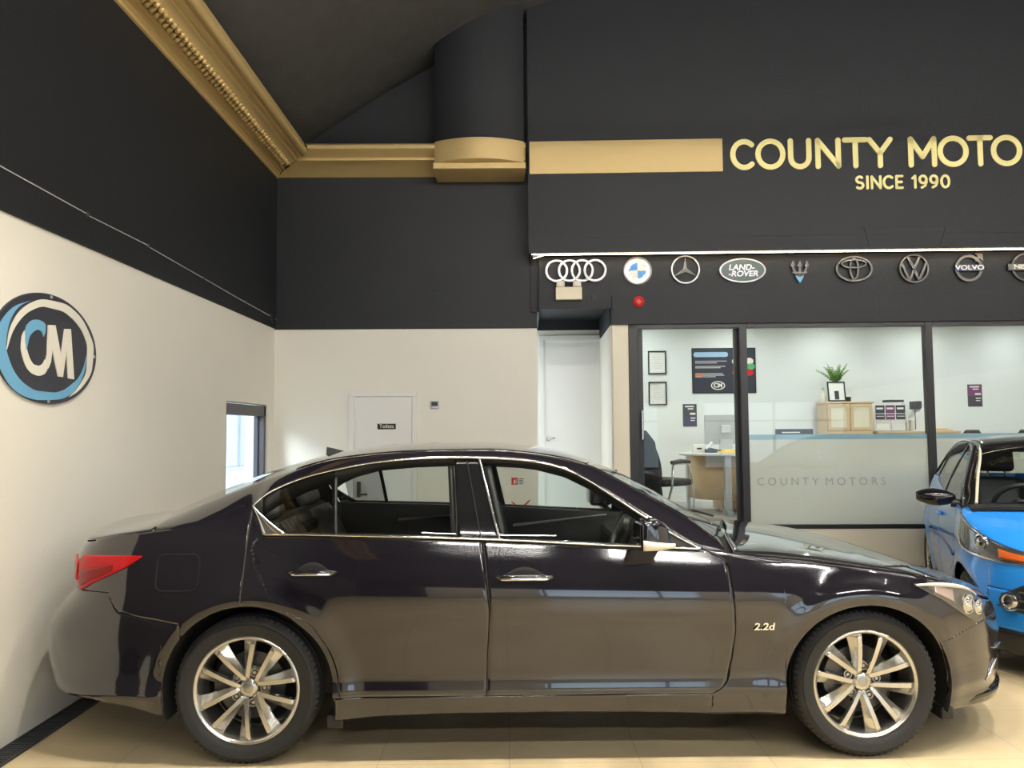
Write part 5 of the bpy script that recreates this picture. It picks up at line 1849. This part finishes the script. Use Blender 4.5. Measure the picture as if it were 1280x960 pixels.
# office chair by the sliding door
def office_chair(u, d, rz, lab, grp=None, coat=True):
    c = tag(empty('office_chair', BP(u, d, OF), rz), lab, 'chair', grp)
    b_ = MB()
    rows = []
    for v in np.linspace(0, 1, 12):
        wv = .24*math.sin(PI*(.30+.62*v))**.55*(1-.28*v**3)
        rows.append([(wv*math.sin(t)*1.0, -.20-.10*v+.05*math.cos(t), .48+.52*v) for t in np.linspace(-PI/2, PI/2, 9)])
    b_.grid(rows)
    b_.build('backrest', M['fabric'], c, solid=.05, smooth=60)
    if coat:
        b_ = MB()
        rows = []
        for v in np.linspace(0, 1, 14):
            wv = (.27-.05*v)*(1-.5*max(0, v-.85)/.15)
            rows.append([(wv*math.sin(t), -.235-.085*v-.03*math.cos(t)-.012*math.sin(7*t)*(1-v), .20+.82*v) for t in np.linspace(-PI/2, PI/2, 25)])
        b_.grid(rows); b_.build('jacket', M['fabric'], c, solid=.025, smooth=60)
    b_ = MB(); b_.box(-.24, .24, -.20, .26, .40, .48); b_.build('seat', M['fabric'], c, bevel=.035, seg=3, smooth=60)
    for s in (-1, 1):
        b_ = MB(); b_.tube([(s*.25, -.14, .26), (s*.285, -.12, .40), (s*.285, -.10, .64), (s*.285, -.02, .655), (s*.285, .14, .65), (s*.28, .22, .45), (s*.25, .26, 0.02), (s*.25, -.20, .015)], .013, 8)
        lg = b_.build('side_frame', M['chrome'], c, smooth=60)
        b_ = MB(); b_.tube([(s*.285, -.12, .668), (s*.285, .02, .678), (s*.285, .16, .668)], [.022, .028, .022], 8); b_.build('armrest', M['blackplastic'], lg, smooth=60)
    return c
office_chair(1.50, 1.02, -BA-.95, 'black office chair with chrome arms and a dark jacket over its back')
office_chair(5.57, 2.35, -BA, 'black chair back showing above the frosted glass, left of the two', 'chair backs above the frosted glass', False)
office_chair(6.25, 2.35, -BA, 'black chair back showing above the frosted glass, right of the two', 'chair backs above the frosted glass', False)

# cupboard, shelf unit and the things on them
cb = tag(empty('cupboard', BP(4.40, 2.90, OF), -BA), 'light wooden cupboard with glass doors carrying the fern', 'cupboard')
m = MB(); m.box(-.31, .31, 0, .36, 0, 1.385); m.build('carcass', M['wood'], cb, bevel=.004)
m = MB(); m.box(-.33, .33, -.02, .37, 1.37, 1.395); m.build('cupboard_top', M['wood'], cb, bevel=.004)
for s in (-1, 1):
    m = MB(); x0_, x1_ = (-.30, -.005) if s < 0 else (.005, .30)
    m.ring([(x0_, 1.0), (x1_, 1.0), (x1_, 1.36), (x0_, 1.36)], [(x0_+.04, 1.04), (x1_-.04, 1.04), (x1_-.04, 1.32), (x0_+.04, 1.32)], -.02, 0)
    dr = m.build('door', M['wood'], cb)
    m = MB(); m.box(x0_+.04, x1_-.04, -.012, -.006, 1.04, 1.32); m.build('door_panel', M['beige'], dr)
m = MB(); m.box(-.30, .30, -.02, 0, .80, .99); dw = m.build('drawer', M['wood'], cb, bevel=.003)
m = MB(); m.tube([(-.08, -.02, .94), (-.05, -.045, .93), (.05, -.045, .93), (.08, -.02, .94)], .006, 8); m.build('drawer_handle', M['satin'], dw, smooth=60)
su = tag(empty('sideboard', BP(5.32, 2.89, OF), -BA), 'low light wooden sideboard right of the cupboard', 'sideboard')
m = MB(); m.box(-.54, .54, 0, .36, 0, .96); m.build('carcass', M['wood'], su, bevel=.004)
m = MB(); m.box(-.56, .56, -.02, .37, .955, .985); m.build('sideboard_top', M['wood'], su, bevel=.004)
m = MB(); m.box(-.52, -.01, -.016, 0, .06, .94); m.build('door', M['wood'], su, bevel=.003)
m = MB(); m.box(.01, .52, -.016, 0, .06, .94); m.build('door', M['wood'], su, bevel=.003)
# fern in a glass vase
fv = tag(empty('fern', BP(4.30, 3.09, OF+1.395), -BA), 'green fern in a clear glass vase on top of the wooden cupboard', 'plant')
m = MB(); m.lathe([(0, .012), (.075, .012), (.080, .0), (.085, .02), (.068, .14), (.062, .24), (.070, .29), (.066, .29), (.058, .24), (.064, .14), (.076, .03), (0, .022)], 28); m.build('vase', M['water'], fv, smooth=60)
for k in range(24):
    a = rnd.uniform(0, 2*PI); L_ = rnd.uniform(.22, .36); lean = rnd.uniform(.25, 1.15)
    m = MB()
    stem = []
    for t in np.linspace(0, 1, 9):
        r_ = L_*lean*t**1.2
        stem.append(Vector((r_*math.cos(a), r_*math.sin(a)*.35, .24+L_*(t-.28*lean*t*t))))
    m.tube([Vector((0, 0, .05))]+stem, .0025, 5)
    for i in range(2, 9):
        for s in (-1, 1):
            p = stem[i]; d_ = (stem[i]-stem[i-1]).normalized()
            sd_ = d_.cross(Vector((0, 0, 1))).normalized()*s
            l_ = .075*(1.05-i/9.5)
            m.add([p, p+sd_*l_*.5+d_*l_*.30+Vector((0, 0, .008)), p+sd_*l_+d_*l_*.45-Vector((0, 0, .01)), p+sd_*l_*.5-d_*.004], [(0, 1, 2, 3)])
    m.build('frond', M['leaf'], fv)
e = tag(empty('photo_frame', BP(4.25, 2.93, OF+1.395), -BA), 'black-edged photo frame leaning on the cupboard in front of the fern', 'picture frame')
m = MB(); T = Matrix.Rotation(-.15, 4, 'X'); m.ring([(-.12, .004), (.12, .004), (.12, .28), (-.12, .28)], [(-.104, .02), (.104, .02), (.104, .264), (-.104, .264)], -.012, .006, T=T); m.build('frame', M['blackplastic'], e)
m = MB(); m.box(-.104, .104, -.004, 0, .02, .264, T=T); m.build('picture', M['paper'], e)
m = MB(); m.box(-.03, .03, -.006, -.004, .03, .15, T=T); m.build('picture_figure', M['navy'], e)
e = tag(empty('bottle', BP(4.085, 3.0, OF+1.395), -BA), 'small pale bottle at the left end of the cupboard top', 'bottle')
m = MB(); m.lathe([(0, 0), (.03, 0), (.032, .01), (.030, .09), (.012, .13), (.011, .17), (0, .17)], 20); m.build('body', M['beige'], e, smooth=50)
m = MB(); m.lathe([(.013, .17), (.013, .195), (0, .195)], 16); m.build('cap', M['satin'], e, smooth=40)
m = MB(); m.lathe([(0, 0), (.03, 0), (.034, .065), (0, .065)], 18)
tag(m.build('cup', M['blackplastic'], loc=BP(4.42, 2.97, OF+1.395), smooth=40), 'small black pot beside the vase on the cupboard', 'pot')
# leaflet rack
e = tag(empty('leaflet_rack', BP(4.99, 3.02, OF+.985), -BA), 'wire rack of dark leaflets on the sideboard right of the cupboard', 'rack')
m = MB()
for x_ in (-.22, .22):
    m.tube([(x_, -.06, 0), (x_, -.06, .36), (x_, .10, .40), (x_, .10, 0)], .006, 6)
for z_ in (.02, .13, .24, .36):
    m.tube([(-.22, -.06, z_), (.22, -.06, z_)], .005, 6)
m.build('frame', M['paper'], e, smooth=60)
for k, (x_, c_) in enumerate(((-.14, 'navy'), (0, 'purple'), (.14, 'navy'))):
    m = MB(); m.box(x_-.062, x_+.062, -.04, -.03, .16, .36); lf = m.build('leaflet', M[c_], e)
    m = MB(); m.box(x_-.05, x_+.04, -.042, -.04, .30, .325); m.box(x_-.05, x_+.05, -.042, -.04, .20, .21); m.build('print_lines', M['paper'], lf)
for k, x_ in enumerate((-.11, .10)):
    m = MB(); m.box(x_-.09, x_+.09, -.045, -.035, .02, .14); m.build('leaflet', M['paper'], e)
m = MB(); m.box(-.10, .12, -.06, .10, 0, .03); m.build('tray', M['blackplastic'], e).location = (.06, 0, .40)
e = tag(empty('magazine_file', BP(5.37, 3.02, OF+.985), -BA), 'white angled magazine file with papers on the sideboard', 'file')
m = MB(); m.prism([(-.10, 0), (.10, 0), (.10, .36), (.06, .38), (-.10, .15)], -.12, .12); m.build('file', M['paper'], e, bevel=.003)
m = MB(); m.box(-.05, .02, -.10, .10, .30, .41); m.box(-.09, -.08, -.125, -.12, .02, .36); m.build('papers', M['navy'], e)
m = MB(); m.box(-.16, .16, -.10, .10, 0, .018); m.box(-.12, .10, -.08, .07, .018, .034)
tag(m.build('book', M['wood'], loc=BP(5.66, 3.05, OF+.985), rotz=-BA, bevel=.003), 'brown folder lying flat at the right end of the sideboard', 'folder')
# table behind the frosted glass with a dark display stand
tb = tag(empty('meeting_table', BP(3.78, 1.9, OF), -BA), 'table behind the frosted glass carrying the dark display box', 'table')
m = MB(); m.box(-.68, .50, -.35, .35, .88, .905); m.build('table_top', M['greyboard'], tb, bevel=.004)
for x_ in (-.62, .44):
    for y_ in (-.30, .30):
        m = MB(); m.box(x_-.025, x_+.025, y_-.025, y_+.025, 0, .88); m.build('leg', M['satin'], tb)
e = tag(empty('display_box', BP(3.32, 1.95, OF+.905), -BA), 'low dark display box with light print just above the frosted band', 'box')
m = MB(); m.box(-.215, .215, -.06, .06, 0, .12); m.build('body', M['navy'], e, bevel=.004)
m = MB(); m.box(-.17, .05, -.063, -.06, .07, .085); m.box(-.10, .17, -.063, -.06, .04, .05); m.build('print_lines', M['paper'], e)
# ------------------------------------------------------------------ the blue hatchback at the right edge
HX, HY, HA = 4.15, 5.78, math.radians(-113.4)
hb_ = tag(empty('hatchback_car', (HX, HY, 0), HA), 'bright blue small hatchback with black roof and mirrors, at the right edge', 'car')
prof2 = pchip([.12, .16, .25, .40, .55, .70, .80, .90, .98, 1.02, 1.1, 1.2, 1.3, 1.4, 1.5], [.72, .74, .765, .785, .80, .800, .790, .775, .752, .74, .71, .66, .61, .55, .48])
xef2 = pchip([.12, .18, .30, .45, .6, .68, .75, .82, .9, 1.0], [1.60, 1.67, 1.715, 1.73, 1.72, 1.70, 1.66, 1.58, 1.46, 1.30])
xer2 = pchip([.15, .3, .5, .8, 1.0, 1.2, 1.4], [-1.66, -1.71, -1.73, -1.70, -1.65, -1.58, -1.45])
FX2, RX2, WZ2, A2 = 1.05, -1.29, .29, .335
B2 = Body(prof2, -.03, 0, .95, xef2, 2.3, -1.25, xer2, 2.8, [(FX2, WZ2, A2+.03), (RX2, WZ2, A2+.03)])
A2_DLO = [(.78, .975), (.62, 1.07), (.45, 1.17), (.28, 1.26), (.10, 1.33), (-.10, 1.365), (-.4, 1.375), (-.75, 1.36), (-1.0, 1.31), (-1.2, 1.21), (-1.30, 1.09)]
R2 = [(.90, -.70, .985), (.72, -.665, 1.085), (.55, -.63, 1.18), (.38, -.59, 1.272), (.20, -.56, 1.345), (.05, -.545, 1.385), (-.2, -.54, 1.41), (-.5, -.54, 1.41), (-.9, -.54, 1.385), (-1.2, -.55, 1.33), (-1.40, -.57, 1.22), (-1.52, -.60, 1.05)]
C2 = [(1.06, 0, 1.02), (.87, 0, 1.115), (.68, 0, 1.212), (.50, 0, 1.305), (.31, 0, 1.385), (.14, 0, 1.425), (-.15, 0, 1.452), (-.5, 0, 1.456), (-.92, 0, 1.43), (-1.26, 0, 1.375), (-1.52, 0, 1.24), (-1.64, 0, 1.06)]
belt2 = pchip([-1.35, -1.2, -.6, 0, .5, .8], [1.09, 1.08, 1.03, .995, .978, .968])
E2 = pchip([.72, .85, 1.0, 1.15, 1.3, 1.45, 1.6, 1.75], [.975, .965, .94, .90, .85, .795, .745, .715])
BLUE = M['blue']
def arch2(x, base):
    for xc in (FX2, RX2):
        d = abs(x-xc)
        if d < A2:
            return WZ2+math.sqrt(A2*A2-d*d)
    return base
sl2 = pchip([.72, .78, .9], [.0, .0, .0])
sil2 = lambda x: .19
dlo2 = lin([p[0] for p in A2_DLO][::-1], [p[1] for p in A2_DLO][::-1])
gP = .002
# doors (two a side), wing, quarter, sill
both('front_door', BLUE, hb_, side_patch(B2, lambda z: -.20+gP, lambda z: float(np.interp(z, [.25, .5, .8, .98], [.66, .70, .72, .70]))-gP, lambda x: .26, lambda x: belt2(x), 34, 24))
both('rear_door', BLUE, hb_, side_patch(B2, lambda z: float(np.interp(z, [.26, .45, .62, .8, 1.08], [-.90, -.96, -1.06, -1.12, -1.16])), lambda z: -.20-gP, lambda x: .26, lambda x: belt2(x), 34, 24))
def cols2(xc):
    return [xc-A2-4e-4]+[xc-A2*math.cos(PI*k/22) for k in range(23)]+[xc+A2+4e-4]
Pq1 = col_patch(B2, sorted(cols2(FX2)+[.70]), lambda x: arch2(x, .20), lambda x: min(E2(max(.72, x)), 1), 30)
xb2 = B2.xs(0, True)
tha = math.asin(min(1, ((FX2+A2+.001-.95)/(B2.xef(.6)-.95))**(B2.nf/2)))
Pq2 = []
for th in np.linspace(tha, PI/2, 40):
    x = B2.xs(th, True, .6)
    Pq2.append([B2.corner(th, .54+.0*x+(E2(x)-.54)*v) for v in np.linspace(0, 1, 20)])
Pq3 = []
for th in np.linspace(tha, PI/2, 40):
    Pq3.append([B2.corner(th, .30+(.537-.30)*v) for v in np.linspace(0, 1, 14)])
Pq4 = []
for th in np.linspace(tha, PI/2, 40):
    Pq4.append([B2.corner(th, .15+(.298-.15)*v, off=.004) for v in np.linspace(0, 1, 8)])
nose_out = lambda c: Vector((max(0, c.x-1.1)*1.8, math.copysign(.6, c.y), .1))
both('front_wing', BLUE, hb_, Pq1, out=nose_out)
bm_ = MB()
for P in (Pq2, Pq3):
    bm_.grid(P); bm_.grid(mirror(P))
fixn(bm_, nose_out)
bb = bm_.build('front_bumper', BLUE, hb_, smooth=50, recalc=False, solid=.006)
bm_ = MB(); bm_.grid(Pq4); bm_.grid(mirror(Pq4)); fixn(bm_, nose_out)
bm_.build('bumper_skirt', M['blackplastic'], hb_, smooth=50, recalc=False, solid=.006)
# rear quarter and tail
xq2 = sorted([x for x in cols2(RX2)]+list(np.linspace(-.955, -.90, 3)))
Pr_ = col_patch(B2, [x for x in xq2], lambda x: arch2(x, .22), lambda x: 1.08, 20)
tr0 = math.asin(min(1, ((abs(RX2-A2)-1.25)/(abs(B2.xer(.6))-1.25))**(B2.nr/2)))
Pr2_ = [[B2.corner(th, .22+(1.08-.22)*v, False) for v in np.linspace(0, 1, 20)] for th in np.linspace(tr0, PI/2, 24)]
tail_out = lambda c: Vector((min(0, c.x+1.3)*1.8, math.copysign(.6, c.y), .1))
for s in (1, -1):
    m = MB()
    for P in (Pr_, Pr2_):
        m.grid(P if s > 0 else mirror(P))
    fixn(m, tail_out); m.build('rear_quarter_panel', BLUE, hb_, smooth=50, recalc=False, solid=.006)
both('side_skirt', M['blackplastic'], hb_, col_patch(B2, np.linspace(-.95, .71, 30), lambda x: .17, lambda x: .257, 5))
# darker blue line low on the doors
for s in (1, -1):
    m = MB(); m.tube([(x, s*y, z) for x, y, z in (B2.pt(x, .60+.06*math.sin((x+1.0)*1.6), .001) for x in np.linspace(-.85, .70, 24))], .012, 6); m.build('door_line', mat('deep_blue_line', (.01, .05, .2), .4) if s > 0 else bpy.data.materials['deep_blue_line'], hb_, smooth=60)
# greenhouse
A2f = [(x, -B2.w(x, z), z) for x, z in A2_DLO]
ac = dense([(.90, -B2.w(.90, .96), .962)]+A2f+[(-1.45, -B2.w(-1.45, 1.05), 1.05)], 160)
pr2 = pair(ac, dense(R2, 160), 100)
Pst2 = strip_between([a for a, r in pr2], [r for a, r in pr2], 6, .012)
both('roof_rail', M['glossblack'], hb_, Pst2, out=rail_out)
Rp, Cp = dense_par(R2, 111), dense_par(C2, 111)
panel('roof', M['glossblack'], hb_, [span(40, 97)], top_out)
panel('windscreen', M['carglass'], hb_, [span(1, 40)], top_out, solid=0)
panel('rear_window', M['carglass'], hb_, [span(97, 110)], top_out, solid=0)
# cream reflection along the windscreen edge, added as a beige tube
m = MB(); m.tube([(x, y*.965, z+.004) for x, y, z in Rp[1:40]], .010, 6); m.build('edge_reflection', M['beige'], hb_, smooth=60)
for s in (1, -1):
    P = []
    for x in np.linspace(-1.25, .76, 60):
        zb_, zt_ = belt2(x), dlo2(x)
        P.append([B2.pt(x, zb_+(max(zt_, zb_)-zb_)*v, -.006) for v in np.linspace(0, 1, 8)])
    m = MB(); m.grid(P if s > 0 else mirror(P)); m.build('side_glass', M['privacy'], hb_, smooth=60)
    m = MB()
    for x0_, x1_ in ((-.24, -.14), (-1.02, -.96)):
        Q = [[B2.pt(x, belt2(x)+(dlo2(x)-belt2(x))*v, -.002) for v in np.linspace(0, 1, 8)] for x in (x0_, x1_)]
        m.grid(Q if s > 0 else mirror(Q))
    fixn(m, side_out)
    m.build('pillar', M['glossblack'], hb_, smooth=60, recalc=False, solid=.004)
# bonnet
he, hm = [], []
for x in np.linspace(.80, .95, 6):
    he.append(B2.pt(x, E2(x)))
for th in np.linspace(0, PI/2, 41)[1:]:
    xx = B2.xs(th, True, .75)
    he.append(B2.corner(th, E2(xx)))
zc2 = pchip([1.0, 1.06, 1.2, 1.4, 1.55, 1.64, 1.70], [1.01, 1.005, .965, .89, .82, .775, .735])
for k in range(46):
    xm = 1.05+(xef2(.72)-.01-1.05)*math.sin(PI/2*k/45)**1.1
    hm.append((xm, 0, zc2(xm)))
panel('bonnet', BLUE, hb_, [full_crown(he, hm, 14, 2.1)], up_out)
m = MB(); m.grid([[(.86+.17*(1-(y/.72)**2), y, .972+.02*(1-(y/.72)**2)), (1.0+.12*(1-(y/.72)**2), y, .958+.035*(1-(y/.72)**2))] for y in np.linspace(-.72, .72, 20)]); m.build('cowl', M['blackplastic'], hb_, solid=-.02)
# swept headlamps
lx2 = lambda t: .92+.70*t
lin_t = lin([.92, 1.0, 1.15, 1.3, 1.45, 1.62], [.955, .938, .895, .846, .79, .742])
lin_b = lin([.92, 1.0, 1.1, 1.2, 1.3, 1.45, 1.62], [.930, .80, .742, .722, .712, .705, .710])
for s in (-1, 1):
    P = []
    th_of = lambda x: math.asin(min(1, ((x-.95)/(B2.xef(.75)-.95)))**(B2.nf/2)) if x > .95 else 0
    P = [[B2.corner(th, max(.70, lin_b(B2.xs(th, True, .75)))*(1-v)+lin_t(B2.xs(th, True, .75))*v, True, .006) for v in np.linspace(0, 1, 8)] for th in np.linspace(.03, 1.10, 50)]
    m = MB(); m.grid(P if s < 0 else mirror(P)); fixn(m, nose_out)
    hl = m.build('headlamp', bpy.data.materials['headlamp_bowl'], hb_, smooth=50, recalc=False, solid=.005)
    m = MB()
    e1 = [r[0] for r in P]; e2_ = [r[-1] for r in P]
    for ee, rr in ((e1, .011), (e2_, .007)):
        m.tube([(x, y if s < 0 else -y, z) for x, y, z in ee], rr, 8)
    m.build('lamp_surround', M['chrome'], hl, smooth=60)
    c = B2.corner(.50, .792, True, .0); c2 = B2.corner(.50, .792, True, .1)
    dv = (Vector(c2)-Vector(c)).normalized()
    if s > 0:
        c = (c[0], -c[1], c[2]); dv = Vector((dv.x, -dv.y, dv.z))
    T = Matrix.Translation(c) @ dv.to_track_quat('Z', 'Y').to_matrix().to_4x4()
    m = MB(); m.lathe([(0, .03), (.025, .027), (.036, .014), (.038, .008)], 24, T=T); m.lathe([(.040, .006), (.045, .020), (.053, .018), (.056, .004)], 24, T=T); m.build('projector_lamp', M['chrome'], hl, smooth=60)
    P2_ = [[B2.corner(th, .70+.015+(lin_t(B2.xs(th, True, .75))-.72)*v, True, .010) for v in np.linspace(.1, .75, 5)] for th in np.linspace(.68, .92, 12)]
    m = MB(); m.grid(P2_ if s < 0 else mirror(P2_)); fixn(m, nose_out); m.build('indicator_lens', M['amber'], hl, smooth=60, recalc=False, solid=.003)
    m = MB(); Q = [[(p[0]+.016*dv.x, p[1]-.012, p[2]) for p in r] for r in P]
    Q = [[B2.corner(th, max(.70, lin_b(B2.xs(th, True, .75)))*(1-v)+lin_t(B2.xs(th, True, .75))*v, True, .032) for v in np.linspace(0, 1, 6)] for th in np.linspace(.03, 1.10, 40)]
    m.grid(Q if s < 0 else mirror(Q)); fixn(m, nose_out); m.build('lamp_lens', M['lens'], hl, smooth=60, recalc=False)
# dark wedge of the lower grille and the cross-piece above it
ys = np.linspace(-.73, .73, 49)
P = end_quad(B2, ys, lambda y: .40+.045*min(1, abs(y)/.73)**3, lambda y: min(.70, .452+.72*(.73-abs(y))), .006, 10)
lg = panel('lower_grille', M['blackplastic'], hb_, [P], fout, solid=.004)
m = MB()
for z_ in (.44, .49, .54):
    yy = min(.66, .73-(z_-.452)/.72-.04)
    m.tube([B2.end(y, z_, True, .012) for y in np.linspace(-yy, yy, 16)], .007, 6)
m.build('grille_bar', M['gunmetal'], lg, smooth=60)
for s in (-1, 1):
    c = Vector(B2.end(.60*s, .480, True, .0)); c2 = Vector(B2.end(.595*s, .480, True, .08))
    dv = Vector((.85, .45*s, 0)).normalized()
    T = Matrix.Translation(c) @ dv.to_track_quat('Z', 'Y').to_matrix().to_4x4()
    m = MB(); m.lathe([(0, .032), (.03, .028), (.045, .018), (.047, .03), (.055, .03), (.058, .0)], 28, T=T); fl = m.build('fog_lamp', M['chrome'], hb_, smooth=50)
    m = MB(); m.lathe([(0, .038), (.03, .036), (.046, .026)], 28, T=T); m.build('lamp_lens', M['lens'], fl, smooth=50)
# black mirrors
for s in (1, -1):
    mr = empty('door_mirror', (.60, -s*.865, 1.00), parent=hb_)
    m = MB(); rows = []
    for k in range(11):
        t = k/10
        sc = max(.02, math.sin(PI*(.06+.86*t)))**.55
        rows.append([(.02+.075*sc*math.cos(a)*(1 if math.cos(a) > 0 else .6), -s*(-.10+.25*t), .01+.012*t+.062*sc*math.sin(a)) for a in np.linspace(0, 2*PI, 19)])
    m.grid(rows); nn_ = 19
    m.add([(.02, -s*.152, .022)]+rows[-1], [(0, i+1, i+2) for i in range(nn_-1)]); m.add([(.02, s*.102, .01)]+rows[0], [(0, i+1, i+2) for i in range(nn_-1)])
    m.build('mirror_housing', M['glossblack'], mr, smooth=60, weld=True)
    m = MB(); m.tube([(.03, s*.07, -.02), (.04, s*.17, -.035)], [.032, .03], 10); m.build('mirror_arm', M['blackplastic'], mr, smooth=50)
    m = MB(); m.box(-.035, -.030, -s*.12, s*.07, -.035, .055); m.build('mirror_glass', M['chrome'], mr)
# door handles
for s in (1, -1):
    for x_ in (-.05, -.90):
        m = MB(); m.tube([(x, s*y, z) for x, y, z in (B2.pt(x_+.16*t-.08, .84, .006+.025*math.sin(PI*t)**.5) for t in np.linspace(0, 1, 9))], .011, 8); m.build('door_handle', BLUE, hb_, smooth=60)
ay2 = .79-.0825
for x_, s, a in ((FX2, -1, .3), (FX2, 1, .9), (RX2, -1, 1.2), (RX2, 1, .1)):
    wheel(hb_, (x_, s*ay2, WZ2), s, .290, .195, .165, a)
for xc in (FX2, RX2):
    for s in (-1, 1):
        m = MB(); rows = []
        for t in np.linspace(-.3, PI+.3, 24):
            rows.append([(xc+(A2+.004)*math.cos(t), s*y, WZ2+(A2+.004)*math.sin(t)) for y in (.77, .52)])
        m.grid(rows); m.add([(xc, s*.52, WZ2)]+[r[1] for r in rows], [(0, i+1, i+2) for i in range(len(rows)-1)])
        m.build('arch_liner', M['darkliner'], hb_, smooth=60)
m = MB(); m.box(-.94, .70, -.70, .70, .18, .26); m.box(-1.6, -.94, -.50, .50, .22, .9); m.box(.70, 1.30, -.48, .48, .22, .74); m.box(-1.35, .74, -.715, -.66, .26, .95); m.box(-1.35, .74, .66, .715, .26, .95)
m.build('underbody', M['darkliner'], hb_, bevel=.02)
m = MB(); m.prism([(.50, .70), (.50, .93), (.62, .985), (.98, .97), (.98, .70)], -.62, .62); m.build('dashboard', M['blackplastic'], hb_, bevel=.03)
seat(hb_, -.05, -.34, .54, .46); seat(hb_, -.05, .34, .54, .46)
m = MB(); m.box(-.95, -.80, -.55, .55, .5, 1.05); m.build('rear_seat', M['leather'], hb_, bevel=.05)
steering_wheel(hb_, (.48, -.34, .95), .45, .175)
